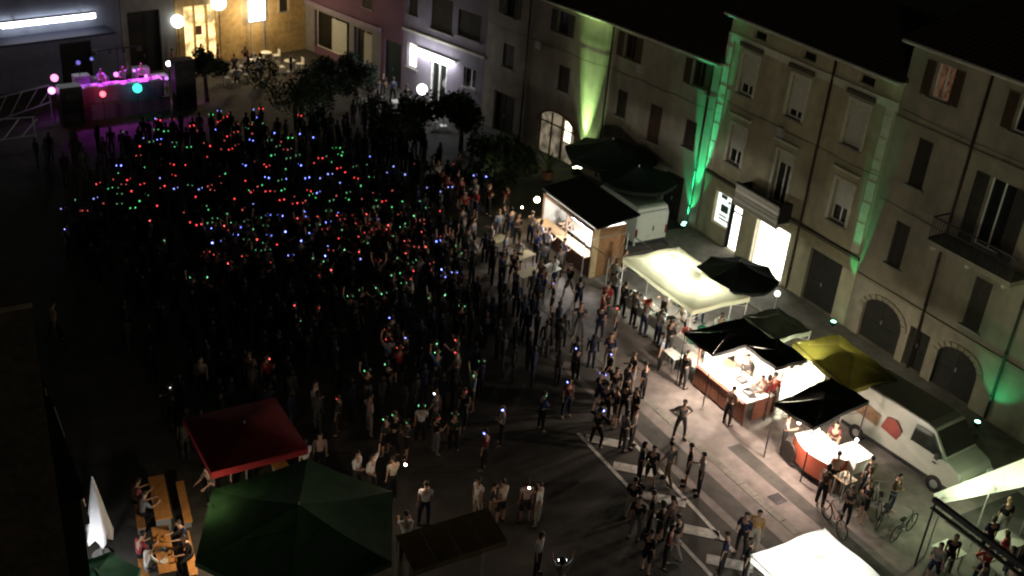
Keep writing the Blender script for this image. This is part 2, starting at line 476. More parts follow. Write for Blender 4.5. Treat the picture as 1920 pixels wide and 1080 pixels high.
window(I_, iu(26.75), iu(27.65), 11.25, 12.65, 'open', shut=SHUTB, pane=glow_pane('orange_curtain_glow', (.9, .45, .24), .10, 4), label='attic window with open brown shutters and orange light inside')
window(I_, iu(22.9), iu(23.8), 11.25, 12.65, 'open', shut=SHUTB)
for Y in (19.2, 15.4): window(I_, iu(Y), iu(Y + .9), 11.25, 12.65, 'open', shut=SHUTB)
window(I_, iu(26.85), iu(27.6), 7.6, 9.6, 'closed'); window(I_, iu(26.85), iu(27.6), 4.0, 5.95, 'closed')
window(I_, iu(22.8), iu(24.0), 6.55, 9.35, 'open', sill=False, label='balcony window with dark open shutters')
window(I_, iu(22.55), iu(23.35), 3.3, 5.45, 'closed')
for Y in (18.9, 15.2): window(I_, iu(Y), iu(Y + .8), 7.6, 9.6, 'closed'); window(I_, iu(Y), iu(Y + .8), 4.0, 5.95, 'closed')
MB().box(0, 22.9, .004, .07, 9.95, 10.08).box(0, 22.9, .004, .08, 2.78, 2.92).build('string_course', mat('grey_beige_trim', (.20, .175, .12), .85, .1), I_)
bl = MB().box(iu(21.2), iu(25.15), .004, 1.15, 6.2, 6.42).build('balcony', mat('balcony_slab', (.22, .2, .15), .8, .2), I_, label='long balcony with a dark railing')
for k in range(9): MB().box(iu(21.5 + k * .42), iu(21.62 + k * .42), .01, 1.0, 6.0, 6.197).build('bracket', TRIM, bl) if k % 4 == 0 else None
for k in range(33):
    u = iu(21.26) + k * .12
    MB().box(u, u + .02, 1.08, 1.10, 6.43, 7.32).build('baluster', BLACKM, bl)
MB().box(iu(21.2), iu(25.15), 1.06, 1.12, 7.33, 7.38).box(iu(25.1), iu(25.15), .01, 1.055, 7.33, 7.38).box(iu(25.1), iu(25.14), .01, 1.055, 6.43, 6.5).build('rail', BLACKM, bl)
downpipe(I_, iu(25.1), .2, 13); downpipe(I_, iu(21.1), .2, 13)
for (a, e) in ((25.95, 28.15), (22.0, 24.0)):
    arch = MB(); arch_fill(arch, iu(a), iu(e), 1.5, 2.31); arch.build('arch_masonry', GREIGE, I_)
DKD = mat('old_dark_door', (.012, .011, .008))
for (a, e, t) in ((25.95, 28.15, 2.28), (24.5, 25.55, 2.0), (22.0, 24.0, 2.28)): door(I_, iu(a), iu(e), .14, t, DKD)
for (a, e) in ((25.95, 28.15), (22.0, 24.0)):
    c = (iu(a) + iu(e)) / 2; r = (e - a) / 2
    for i in range(11):
        t0 = math.pi * i / 11 + .02; t1 = math.pi * (i + 1) / 11 - .02
        ps = [(c - rr * math.cos(t), 1.5 + rr * .72 * math.sin(t)) for t, rr in ((t0, r + .01), (t1, r + .01), (t1, r + .28), (t0, r + .28))]
        MB().add([(x, .004, z) for x, z in ps] + [(x, .05, z) for x, z in ps], ((4, 5, 6, 7), (0, 1, 5, 4), (1, 2, 6, 5), (2, 3, 7, 6), (3, 0, 4, 7))).build('arch_stone', mat('grey_beige_trim', (.20, .175, .12)), I_)

# lower two-storey houses that bend away to the left
WARM = mat('warm_grey_render', (.27, .24, .18), .9, .15, 1.4, bump=.15, bscale=20, stain=.4)
G0 = Facade((35.9, 39.62), (-.139, .99))
GL = 7.75
ops = [(.95, 1.85, 7.35, 8.65), (5.9, 6.8, 7.35, 8.65), (.95, 1.7, 4.15, 5.6), (3.4, 4.3, 3.6, 5.6), (6.05, 6.8, 4.15, 5.6), (1.2, 2.6, 0, 2.5), (3.6, 4.6, 0, 2.3), (5.6, 7.0, 0, 2.5)]
G_ = house('warm_grey_house', G0, 0, GL, 9.0, 8, WARM, ops, 'low warm grey house between the two green light columns, with open dark upper shutters')
window(G_, .95, 1.85, 7.35, 8.65, 'open', frame=SHUTB, shut=SHUTB); window(G_, 5.9, 6.8, 7.35, 8.65, 'open', frame=SHUTB, shut=SHUTB)
window(G_, .95, 1.7, 4.15, 5.6, 'closed', sill=True); window(G_, 3.4, 4.3, 3.6, 5.6, 'closed', shut=SHUTB, sill=True); window(G_, 6.05, 6.8, 4.15, 5.6, 'closed')
for (a, e, t) in ((1.2, 2.6, 2.5), (3.6, 4.6, 2.3), (5.6, 7.0, 2.5)): door(G_, a, e, 0, t, DKD)
downpipe(G_, GL - .12, .2, 8.9); downpipe(G_, .5, .2, 8.9)

GREYB = mat('grey_render', (.25, .22, .18), .9, .15, 1.4, bump=.15, bscale=20, stain=.4)
p = G0.at(GL + .02); F0 = Facade((p.x, p.y), (-.19, .98))
FL = 10.2
ops = [(3.35, 4.25, 7.3, 8.55), (7.85, 8.75, 7.2, 8.45), (2.85, 3.75, 4.15, 5.6), (7.6, 8.6, 4.15, 5.55), (2.0, 5.0, 0, 2.75), (7.2, 9.1, 0, 2.5)]
F_ = house('grey_house', F0, 0, FL, 9.0, 8, GREYB, ops, 'plain grey house beside the bright yellow-green light column, with an arched lit shopfront')
for o_ in ops[:2]: window(F_, *o_, 'open', frame=SHUTB)
for o_ in ops[2:4]: window(F_, *o_, 'closed')
downpipe(F_, 6.45, .2, 8.9)
door(F_, 7.2, 9.1, 0, 2.5, DKD)
ar = MB(); arch_fill(ar, 2.0, 5.0, 1.9, 2.76); ar.build('arch_masonry', GREYB, F_)
sf = MB().box(2.0, 5.0, -REC + .01, -REC + .03, 0, 2.75).build('shopfront', glow_pane('cafe_shopfront_glow', (.75, .62, .42), .34, 1.6), F_, label='arched cafe shopfront with warm dim light')
MB().box(2.45, 2.95, -.2, -.17, 1.25, 2.45).build('lit_sign', emat('warm_sign_light', (1, .93, .62), 3.2), sf)
fr = MB()
for u in (2.0, 3.05, 3.1, 4.0, 4.95): fr.box(u, u + .07, -.2, -.1, 0, 2.6)
fr.box(2.0, 5.0, -.2, -.12, 1.9, 1.97)
fr.build('frame', mat('brown_shop_frame', (.12, .06, .035), .6, .2), sf)
rg = MB()
for i in range(16):
    t0 = math.pi * i / 16; t1 = math.pi * (i + 1) / 16
    for (rr0, rr1) in ((1.52, 1.68),):
        ps = [(3.5 - a_ * math.cos(t), 1.9 + a_ * .57 * math.sin(t)) for t, a_ in ((t0, rr0), (t1, rr0), (t1, rr1), (t0, rr1))]
        rg.add([(x, .004, z) for x, z in ps] + [(x, .06, z) for x, z in ps], ((4, 5, 6, 7), (0, 1, 5, 4), (1, 2, 6, 5), (2, 3, 7, 6), (3, 0, 4, 7)))
rg.build('arch_moulding', mat('red_brown_moulding', (.16, .07, .05), .7, .2), F_)

STAGE_TINT = mat('stage_tinted_render', (.21, .185, .22), .9, .10, 1.2, bump=.12, bscale=20, stain=.25)  # lilac cast of the stage light put into the wall colour
p = F0.at(FL + .02); E0 = Facade((p.x, p.y), (-.28, .96))
EL = 7.5
ops = [(6.1, 7.05, 1.75, 3.35), (3.25, 4.85, 0, 2.85), (.65, 1.75, 1.9, 3.15), (.5, 2.5, 5.0, 6.6), (3.0, 4.9, 4.8, 6.9), (6.2, 7.0, 5.2, 6.9), (.8, 1.8, 7.6, 8.8), (4.2, 5.2, 7.6, 8.8)]
E_ = house('stage_tinted_bar_house', E0, 0, EL, 9.6, 8, STAGE_TINT, ops, 'pale house with stage-light lilac in its wall colour, white-lit bar entrance and round globe lamp')
for o_ in ops[3:]: window(E_, *o_, 'closed', frame=SHUT)
window(E_, .65, 1.75, 1.9, 3.15, 'plain')
wl = window(E_, 6.1, 7.05, 1.75, 3.35, 'plain', pane=emat('bar_window_glow', (1, .9, .8), 3.0), label='bar window lit pinkish white')
dr = MB().box(3.3, 3.4, -.2, -.1, 0, 2.8).box(4.7, 4.8, -.2, -.1, 0, 2.8).box(3.4, 4.7, -.2, -.1, 2.7, 2.8).box(4.0, 4.08, -.2, -.12, 0, 2.7).build('bar_doorway', WHITE, E_)
MB().box(3.4, 4.7, -REC + .006, -REC + .02, 0, 2.7).build('pane', glass(), dr)
led = MB().box(2.6, 6.25, .2, .45, 2.98, 3.2).build('light_strip', emat('bar_strip_light', (.93, .95, 1), 30), E_, label='bright white light strip over the bar door')
MB().box(2.4, 6.3, .02, .19, 3.24, 3.32).build('door_canopy', WHITE, E_)
MB().box(0, EL, .004, .1, 4.1, 4.25).build('string_course', TRIM, E_)
gl = thing('globe_lamp', E0.at(4.5, .9, 0), E0.rz, 'round white globe lamp glowing in front of the bar doorway', 'lamp')
MB().tube((0, 0, 0), (0, 0, .75), .03).build('post', BLACKM, gl)
MB().ball((0, 0, 1.05), .34, 16, 10).build('globe', emat('globe_glow', (1, 1, .97), 6), gl, smooth=True)

PINK = mat('pink_render', (.17, .09, .125), .9, .10, 1.2, bump=.12, bscale=20, stain=.2)
p = E0.at(EL + .02); D0 = Facade((p.x, p.y), (-.26, .966))
DL = 10.6
ops = [(.1, 1.85, 0, 3.0), (3.1, 5.0, .5, 3.0), (5.6, 9.5, .5, 3.1), (3.2, 4.2, 4.6, 6.0), (6.8, 7.8, 4.6, 6.0)]
D_ = house('pink_house', D0, 0, DL, 9.0, 8, PINK, ops, 'pink house with grey ground floor and wide shop windows, left of the lilac bar')
for o_ in ops[3:]: window(D_, *o_, 'closed')
door(D_, .1, 1.85, 0, 3.0, mat('dark_teal_door', (.012, .03, .03), .6, .2))
GF = mat('grey_ground_floor', (.22, .21, .20), .85, .1, 2, stain=.2)
MB().box(2.2, 3.06, .004, .06, 0, 3.3).box(5.04, 5.56, .004, .06, 0, 3.3).box(9.54, DL, .004, .06, 0, 3.3).box(3.06, 5.04, .004, .055, 3.04, 3.3).box(5.56, 9.54, .004, .055, 3.13, 3.3).build('ground_floor_cladding', GF, D_)
MB().box(2.2, DL, .004, .16, 3.32, 3.62).build('fascia', mat('lilac_fascia', (.27, .21, .28), .8, .1), D_)
for (a, e, c, d) in ((3.1, 5.0, .5, 3.0), (5.6, 9.5, .5, 3.1)):
    wn = window(D_, a, e, c, d, 'plain', frame=WHITE, sill=False)
    MB().box(a + (e - a) * .12, a + (e - a) * .55, -.15, -.13, c + .1, d - .2).build('curtain', mat('pale_curtain', (.5, .5, .42), .9, .2, 8), wn)

STONE = mat('yellow_stone', (.42, .29, .12), .9, .22, 3.0, bump=.4, bscale=9, stain=.35)
p = D0.at(DL + .02); B0 = Facade((p.x, p.y), (-1, -.2))
ops = [(1.5, 2.15, 2.9, 4.2), (6.9, 9.3, 0, 4.0)]
B_ = house('yellow_stone_house', B0, 0, 9.9, 9.0, 8, STONE, ops, 'yellow stone house at the far end lit warmly by its bar')
window(B_, 1.5, 2.15, 2.9, 4.2, 'closed', frame=SHUTB, surround=mat('yellow_stone_trim', (.5, .38, .2), .8, .15))
bd = MB().box(6.9, 9.3, -REC + .01, -REC + .03, 0, 4.0).build('bar_front', glow_pane('warm_bar_glow', (1, .66, .27), 2.6, 1.5), B_, label='bar front glowing warm yellow')
MB().box(6.9, 7.0, -.2, .0, 0, 4).box(7.6, 7.72, -.2, .0, 0, 4).box(8.5, 8.6, -.2, 0, 0, 4).build('frame', mat('yellow_frame', (.5, .35, .12)), bd)
MB().box(8.0, 8.6, -.18, -.12, 2.0, 2.6).build('hanging_picture', mat('red_brown_moulding', (.16, .07, .05)), bd)
ops = [(1.0, 3.2, 0, 4.05)]
A_ = house('dark_end_house', B0, 9.95, 3.6, 9.0, 8, mat('dim_grey_render', (.20, .20, .18), .9, .15, 1.5, stain=.3), ops, 'dim grey house with a wide dark doorway behind the stage')
door(A_, 1.0, 3.2, 0, 4.05, DKD)
ops = [(3.0, 4.2, 5.5, 7), (9, 10.2, 5.5, 7), (2.0, 4.0, 0, 2.6)]
A2 = house('blue_lit_hall', B0, 13.6, 26, 9.0, 8, mat('blue_grey_render', (.13, .145, .19), .9, .12, 1.5, stain=.25), ops, 'wide blue-grey hall behind the stage with a long fluorescent tube on its wall')
for o_ in ops[:2]: window(A2, *o_, 'closed')
door(A2, 2.0, 4.0, 0, 2.6, DKD)
tb = MB().box(1.8, 7.4, .35, .6, 4.12, 4.42).build('tube_light', emat('fluorescent_white', (.92, .95, 1), 11), A2, label='long white fluorescent tube')
MB().box(1.7, 7.5, .3, .6, 4.44, 4.5).box(2.5, 2.6, .01, .3, 4.44, 4.5).box(6.5, 6.6, .01, .3, 4.44, 4.5).build('bracket', WHITE, tb)
MB().box(1.0, 12, .01, 1.6, 3.3, 3.42).build('awning', mat('dark_blue_canvas', (.02, .022, .04), .8, .2), A2)
# lamps of the far bar
for (px, py, r_, z, lab) in ((333, 40, .42, 3.2, 'left one of the two white globe lamps by the warm bar front'), (410, 5, .5, 4.1, 'right one of the two white globe lamps by the warm bar front')):
    q = gp(px, py, z)
    t = thing('globe_lamp', (q.x, q.y, 0), 0, lab, 'lamp', 'globe lamps of the bars')
    MB().tube((0, 0, 0), (0, 0, z), .03).build('post', BLACKM, t)
    MB().ball((0, 0, z), r_, 16, 10).build('globe', emat('globe_glow', (1, 1, .97), 6), t, smooth=True)
t = thing('bar_sign', B0.at(4.3, .7), B0.rz, 'bright white lit board on legs before the yellow stone wall', 'sign')
MB().box(-.6, .6, -.05, .05, 2.7, 4.1).build('board', emat('bar_board_glow', (.97, .98, 1), 7), t)
MB().box(-.5, -.44, -.04, .04, 0, 2.7).box(.44, .5, -.04, .04, 0, 2.7).build('leg', STEEL, t)
lamp(t, (0.5, 1.4, 3.4), 420, (1, .72, .35), radius=.15)
lamp(E_, (4.3, 1.2, 2.75), 130, (.85, .9, 1), radius=.3)

# houses on the near left, beside the camera's tower, and the added light-blocking wall
rw = thing('light_block_wall', (-30, 7.0, 0), 0, 'added unseen low wall that shades the square from the town glow', 'wall')  # added out of view to keep the low town glow off the square
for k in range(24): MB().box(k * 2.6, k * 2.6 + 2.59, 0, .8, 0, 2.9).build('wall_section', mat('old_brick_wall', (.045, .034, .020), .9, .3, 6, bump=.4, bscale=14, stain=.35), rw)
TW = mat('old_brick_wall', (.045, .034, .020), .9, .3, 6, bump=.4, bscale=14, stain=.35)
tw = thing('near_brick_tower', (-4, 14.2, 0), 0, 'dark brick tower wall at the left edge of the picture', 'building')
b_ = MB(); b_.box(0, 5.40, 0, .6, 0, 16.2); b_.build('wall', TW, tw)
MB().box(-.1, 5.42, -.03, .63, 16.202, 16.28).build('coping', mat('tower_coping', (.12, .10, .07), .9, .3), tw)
hs = thing('near_left_house', (-6, 18.0, 0), 0, 'dark house behind the brick tower with narrow ledges', 'building')
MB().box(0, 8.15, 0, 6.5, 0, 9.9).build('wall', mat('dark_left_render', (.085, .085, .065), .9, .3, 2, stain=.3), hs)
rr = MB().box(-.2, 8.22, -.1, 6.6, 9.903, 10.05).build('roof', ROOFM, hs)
for k, (yy, z) in enumerate(((3.4, 8.9), (1.2, 8.2))):
    lg = MB().box(8.152, 8.42, yy, yy + 1.1, z, z + .12).build('ledge', WHITE if k == 0 else TRIM, hs)
    MB().box(8.152, 8.19, yy + .98, yy + 1.1, z + .122, z + 1.3).box(8.152, 8.19, yy, yy + .12, z + .122, z + 1.3).build('window_frame', TRIM, hs)

# ------------------------------------------------------------------ green wash lamps at the foot of the facades
def uplight(F, u, off, power, color, spot, tilt, lab, vis=(.3, 1, .7), z=.35, es=8):
    t = thing('uplight', F.at(u, off, 0), F.rz, lab, 'floodlight', 'coloured floodlights at the foot of the house walls')
    MB().box(-.16, .16, -.12, .12, .0, .06).box(-.03, .03, -.03, .03, .06, z - .12).build('base', BLACKM, t)
    hd = MB().lathe([(.001, z - .12), (.13, z - .12), (.15, z), (.12, z + .02)], 12).build('lamp_head', BLACKM, t)
    MB().lathe([(.12, z + .01), (.08, z + .04), (.001, z + .05)], 12).build('lens', emat('lens_' + '%02d' % int(vis[0] * 99), vis, es), hd)
    lamp(t, (0, 0, z + .1), power, color, 'SPOT', .05, (0, -tilt, z + 8), spot, .55)
    return t
uplight(F0, 1.15, .55, 9500, (.46, 1, .26), 22, .9, 'yellow-green floodlight at the foot of the brightest light column', (.8, 1, .5))
uplight(F0, 1.15, .34, 9000, (.74, 1, .52), 15, .38, 'pale floodlight beside the yellow-green one', (.9, 1, .7))
uplight(F0, .95, .30, 1300, (.62, 1, .40), 48, 0, 'added pale fill floodlight brightening the foot of the yellow-green column', (.9, 1, .7))  # extra spot added to carry the pale wash down the wall foot
uplight(G0, .45, .30, 900, (.03, .82, .32), 48, 0, 'added green fill floodlight brightening the foot of the emerald column')  # extra spot added so the emerald wash reaches lower
uplight(G0, .30, .55, 9500, (.03, .82, .32), 19, .8, 'emerald floodlight between the warm grey and the ochre house')
uplight(FI, 23.1, .5, 2600, (.06, .85, .30), 15, .8, 'green floodlight by the dark double door of the ochre house', es=14)
uplight(FI, 14.9, .8, 150, (.05, .9, .34), 85, 1.6, 'green floodlight at the foot of the tall grey house', es=14)
# wires slung along the house fronts
CAB = mat('black_cable', (.015, .015, .013), .6)
for (b_, L_, z_, u_) in ((H_, 10.4, 7.35, .1), (I_, 22.6, 10.4, .1), (G_, 7.5, 6.6, .1), (F_, 10, 6.5, .1), (I_, 22.6, 6.9 - .35, .1), (H_, 10.4, 3.62, .1)):
    cb = MB(); k_ = 14; p0 = None
    for i in range(k_ + 1):
        p1 = (u_ + L_ * i / k_, .06, z_ - .10 * math.sin(math.pi * ((i * 3) % k_) / k_))
        if p0: cb.tube(p0, p1, .013, 4)
        p0 = p1
    cb.build('cable', CAB, b_)
for (b_, u_, z_) in ((H_, 5.9, 6.9), (I_, 16.2, 10.9), (G_, 5.2, 6.9), (F_, 5.4, 6.0)):
    MB().box(u_, u_ + .35, .003, .14, z_, z_ + .45).build('meter_box', mat('grey_plastic', (.3, .3, .28), .6, .1), b_)

# ------------------------------------------------------------------ canopies and stalls
CREAM = mat('cream_canvas', (.72, .68, .48), .8, .06, 2, translucent=.45, bump=.55, bscale=4.5)
WHITEC = mat('white_canvas', (.82, .82, .76), .8, .04, 2, translucent=.45, bump=.55, bscale=4.5)
YELLOWC = mat('yellow_canvas', (.13, .12, .022), .8, .2, 2, translucent=.4, bump=.4, bscale=5)
GREYC = mat('grey_green_canvas', (.14, .16, .12), .8, .2, 2, translucent=.1, bump=.55, bscale=4.5)
REDC = mat('red_canvas', (.20, .012, .014), .8, .25, 2, translucent=.1, stain=.2, bump=.55, bscale=4.5)
GREENC = mat('green_canvas', (.030, .078, .030), .8, .25, 2, translucent=.15, stain=.3, bump=.55, bscale=4.5)
BROWNC = mat('brown_canvas', (.12, .085, .04), .85, .2, 2, translucent=.1, bump=.55, bscale=4.5)
def gazebo(name, cx, cy, wx, wy, ze, zp, cloth, label, cat='gazebo', rz=0, legs=True, frame=None, sag=.12, val=.22, inner=True, group=None, ridge=0.0):
    """peaked cloth roof of four slopes on a metal frame; each slope is a part"""
    t = thing(name, (cx, cy, 0), rz, label, cat, group)
    hx, hy = wx / 2, wy / 2
    C4 = [(-hx, -hy), (hx, -hy), (hx, hy), (-hx, hy)]
    rl = max(0, hy - hx) * 0.8 + ridge
    n = 8
    for k in range(4):
        a = Vector(C4[k] + (ze,)); b = Vector(C4[(k + 1) % 4] + (ze,))
        pa = Vector((0, math.copysign(rl, a.y) if rl else 0, zp)); pb = Vector((0, math.copysign(rl, b.y) if rl else 0, zp))
        mb = MB(); vs = []; fs = []
        for i in range(n + 1):
            s = i / n
            for j in range(n + 1):
                q = j / n
                lo = a.lerp(b, q); hi = pa.lerp(pb, q)
                p = lo.lerp(hi, s)
                p.z -= sag * math.sin(math.pi * s) * (1 + .5 * math.sin(math.pi * q)) + .03 * math.sin(q * 9 + k) * (1 - s)
                vs.append(p)
        for i in range(n):
            for j in range(n):
                fs.append((i * (n + 1) + j, i * (n + 1) + j + 1, (i + 1) * (n + 1) + j + 1, (i + 1) * (n + 1) + j))
        mb.add(vs, fs)
        if val:
            for j in range(n):
                p = vs[j]; q_ = vs[j + 1]
                mb.quad(p, q_, q_ - Vector((0, 0, val)), p - Vector((0, 0, val)))
        mb.build('roof_panel', cloth, t, smooth=True)
    fm = frame or STEEL
    if legs:
        for (x, y) in C4: MB().tube((x * .97, y * .97, 0), (x * .97, y * .97, ze), .025, 6).build('leg', fm, t)
        fr = MB()
        for k in range(4):
            a, b = C4[k], C4[(k + 1) % 4]
            fr.tube((a[0] * .97, a[1] * .97, ze - .04), (b[0] * .97, b[1] * .97, ze - .04), .018, 6)
            if inner:
                mid = ((a[0] + b[0]) / 2 * .97, (a[1] + b[1]) / 2 * .97)
                for q_ in (a, b): fr.tube((q_[0] * .97, q_[1] * .97, ze - .5), (mid[0], mid[1], ze - .06), .012, 5)
        fr.build('frame', fm, t)
    return t
def hang_lamp(x, y, z, power, color, lab, r=.09, e=18, top=.5, up=0):
    t = thing('hanging_lamp', (x, y, z), 0, lab, 'lamp', 'hanging lamps under the stall roofs')
    MB().tube((0, 0, r * .8), (0, 0, top), .01, 5).build('cable', BLACKM, t)
    o = MB().ball((0, 0, 0), r, 10, 6).build('bulb', emat('bulb_%d_%d_%d' % tuple(int(c * 9) for c in color), color, e), t, smooth=True)
    lamp(t, (0, 0, -r - .06), power, color, radius=.1)
    if up: lamp(t, (0, 0, -.35), up, color, 'SPOT', .1, (0, 0, 5), 150, .5)
    return t
WARMW = (1, .84, .62); COOLW = (.95, 1, .86)

# cream gazebo
gz = gazebo('cream_gazebo', 29.1, 32.15, 3.1, 5.0, 2.35, 3.0, CREAM, 'large cream gazebo roof glowing brightly from within, over long white tables', frame=WHITE, ridge=.2)
hang_lamp(29.3, 33.2, 1.95, 230, COOLW, 'lamp under the far half of the glowing cream gazebo', up=220)
hang_lamp(29.0, 31.3, 1.95, 200, COOLW, 'lamp under the near half of the glowing cream gazebo', up=200)
# open metal frame beside it (toward the kiosk)
fr = thing('bare_gazebo_frame', (28.2, 35.9, 0), 0, 'bare metal gazebo frame between the cream gazebo and the wooden kiosk', 'frame')
for (x, y) in ((-1.2, -1), (1.2, -1), (-1.2, .9), (1.2, .9)): MB().tube((x, y, 0), (x, y, 2.3), .025, 6).build('leg', STEEL, fr)
MB().tube((-1.2, -1, 2.3), (1.2, -1, 2.3), .02, 6).tube((-1.2, .9, 2.3), (1.2, .9, 2.3), .02, 6).tube((-1.2, -1, 2.3), (-1.2, .9, 2.3), .02, 6).tube((1.2, -1, 2.3), (1.2, .9, 2.3), .02, 6).tube((-1.2, -1, 1.7), (1.2, .9, 2.3), .014, 6).build('rail', STEEL, fr)

def table(name, x, y, lx, ly, z, topm, label, cat='table', legm=None, rz=0, group=None, cloth=None):
    t = thing(name, (x, y, 0), rz, label, cat, group)
    MB().box(-lx / 2, lx / 2, -ly / 2, ly / 2, z - .035, z).build('tabletop', topm, t)
    for sx in (-1, 1):
        for sy in (-1, 1):
            px_, py_ = sx * (lx / 2 - .08), sy * (ly / 2 - .08)
            MB().box(px_ - .02, px_ + .02, py_ - .02, py_ + .02, 0, z - .036).build('leg', legm or STEEL, t)
    if cloth:
        q = MB()
        q.box(-lx / 2 - .01, lx / 2 + .01, -ly / 2 - .01, ly / 2 + .01, z + .002, z + .008)
        q.box(-lx / 2 - .02, -lx / 2 - .012, -ly / 2 - .01, ly / 2 + .01, z - .5, z + .006)
        q.box(-lx / 2 - .01, lx / 2 + .01, -ly / 2 - .02, -ly / 2 - .012, z - .5, z + .006)
        q.build('table_cover', cloth, t)
    return t
CLOTH = mat('white_tablecloth', (.66, .66, .60), .85, .06)
for k, y in enumerate((33.2, 31.3, 29.4)):
    table('trestle_table', 27.75, y, .7, 1.85, .9, PALEWOOD, '%s long white-covered trestle table along the street side of the cream gazebo' % ('far', 'middle', 'near')[k], cloth=CLOTH, group='trestle tables of the cream gazebo')
for k, x in enumerate((28.8, 30.1)):
    table('trestle_table', x, 29.3, 1.2, .65, .9, PALEWOOD, 'white-covered trestle table under the near edge of the cream gazebo, %s one' % ('left', 'right')[k], cloth=CLOTH, group='trestle tables of the cream gazebo')
table('low_table', 27.0, 28.4, .8, 1.1, .8, WHITE, 'small bright white table at the corner of the black canopy')
table('low_table', 26.6, 29.3, .5, .8, .7, WHITE, 'small grey-white side table on the street before the cream gazebo')
# things for sale and kitchen gear
rg_ = random.Random(3)
BOXM = [mat('cardboard', (.42, .29, .16), .85, .12), mat('white_box', (.62, .62, .58), .7, .06), mat('steel_tray', (.5, .5, .5), .35, .1, metal=.8), mat('dark_crate', (.05, .05, .045), .7, .2), mat('green_crate', (.04, .16, .09), .7, .2), mat('red_crate', (.35, .05, .03), .7, .2)]
NAMES = ['cardboard_box', 'white_box', 'steel_tray', 'dark_crate', 'green_crate', 'red_crate']
def goods(kind, x, y, z, sx, sy, h, label, group, rz=0.0):
    t = thing(NAMES[kind], (x, y, z), rz, label, ['box', 'box', 'tray', 'crate', 'crate', 'crate'][kind], group)
    w_ = .015
    b = MB().box(-sx / 2, sx / 2, -sy / 2, sy / 2, 0, w_)
    for (a, e, c, d) in ((-sx / 2, sx / 2, -sy / 2, -sy / 2 + w_), (-sx / 2, sx / 2, sy / 2 - w_, sy / 2), (-sx / 2, -sx / 2 + w_, -sy / 2 + w_, sy / 2 - w_), (sx / 2 - w_, sx / 2, -sy / 2 + w_, sy / 2 - w_)):
        b.box(a, e, c, d, w_, h)
    b.build('shell', BOXM[kind], t)
    if kind < 2: MB().box(-sx / 2 + w_ + .002, sx / 2 - w_ - .002, -sy / 2 + w_ + .002, sy / 2 - w_ - .002, h - .03, h - .015).build('lid', BOXM[kind], t)
    return t
CN = ['brown cardboard box', 'white box', 'shiny steel tray', 'dark crate', 'green crate', 'red crate']
used = {}
def place_goods(x0, x1, y0, y1, z, n, where, grp):
    pts = []; made = []
    for i in range(n):
        for _ in range(30):
            x = rg_.uniform(x0, x1); y = rg_.uniform(y0, y1)
            if all(abs(x - a) > .36 or abs(y - b) > .42 for a, b in pts): break
        else: continue
        pts.append((x, y))
        k = rg_.randrange(6)
        used[(k, where)] = used.get((k, where), 0) + 1
        made.append((y + x * .01, k, goods(k, x, y, z, .3, .36, rg_.uniform(.08, .3), '%s %s' % (CN[k], where), grp, rg_.uniform(-.2, .2))))
    made.sort(key=lambda t_: t_[0])
    for i, (_, k, o) in enumerate(made): o['label'] = '%s %s, %s' % (CN[k], where, ['nearest', 'second nearest', 'third nearest', 'farthest'][i])
place_goods(27.55, 27.95, 32.5, 33.9, .909, 3, 'on the far white trestle table of the cream gazebo', 'goods on the far gazebo table')
place_goods(27.55, 27.95, 30.6, 32.0, .909, 3, 'on the middle white trestle table of the cream gazebo', 'goods on the middle gazebo table')
place_goods(27.55, 27.95, 28.7, 30.1, .909, 3, 'on the near white trestle table of the cream gazebo', 'goods on the near gazebo table')
place_goods(28.5, 30.4, 29.15, 29.45, .909, 3, 'on the tables at the near edge of the cream gazebo', 'goods at the near edge of the cream gazebo')
place_goods(29.6, 30.2, 31, 33.8, 0, 4, 'on the ground at the back of the cream gazebo', 'crates at the back of the cream gazebo')

# dark round parasols between the cream gazebo and the ochre house, and before the warm grey house
def parasol(name, x, y, r, ze, zp, cloth, label, n=8, rz=0.0, pole=WHITE, cat='parasol', group=None, val=.18, base=True):
    t = thing(name, (x, y, 0), rz, label, cat, group)
    for k in range(n):
        a0 = 2 * math.pi * k / n; a1 = 2 * math.pi * (k + 1) / n
        mb = MB(); m_ = 5; vs = []; fs = []
        for i in range(m_ + 1):
            s = i / m_
            for j in range(4):
                q = j / 3
                A = Vector((math.cos(a0), math.sin(a0), 0)) * r; B = Vector((math.cos(a1), math.sin(a1), 0)) * r
                p = A.lerp(B, q) * s
                p.z = zp + (ze - zp) * s - .10 * math.sin(math.pi * s) - .07 * math.sin(math.pi * q) * s
                vs.append(p)
        for i in range(m_):
            for j in range(3): fs.append((i * 4 + j, i * 4 + j + 1, (i + 1) * 4 + j + 1, (i + 1) * 4 + j))
        mb.add(vs, fs)
        for j in range(3):
            p, q_ = vs[m_ * 4 + j], vs[m_ * 4 + j + 1]
            mb.quad(p, q_, q_ - Vector((0, 0, val)), p - Vector((0, 0, val)))
        mb.build('canopy_panel', cloth, t, smooth=True)
    MB().tube((0, 0, 0), (0, 0, zp + .08), .03, 8).build('pole', pole, t)
    rb = MB()
    for k in range(n):
        a0 = 2 * math.pi * k / n
        rb.tube((0, 0, zp - .5), (math.cos(a0) * r * .55, math.sin(a0) * r * .55, zp + (ze - zp) * .55 - .16), .012, 5)
    rb.build('ribs', pole, t)
    if base: MB().lathe([(.001, .08), (.3, .08), (.32, 0)], 12).build('base', mat('concrete', (.3, .3, .28)), t)
    return t
DKG = mat('dark_green_canvas', (.010, .016, .012), .9, .25, 2, bump=.55, bscale=4.5)
parasol('dark_parasol', 31.3, 31.3, 1.8, 2.5, 3.1, DKG, 'dark round parasol between the glowing cream gazebo and the overexposed shop window', group='dark parasols along the houses')
parasol('dark_parasol', 33.4, 44.2, 2.5, 2.9, 3.7, DKG, 'dark parasol whose tip covers the foot of the yellow-green light column', group='dark parasols along the houses')
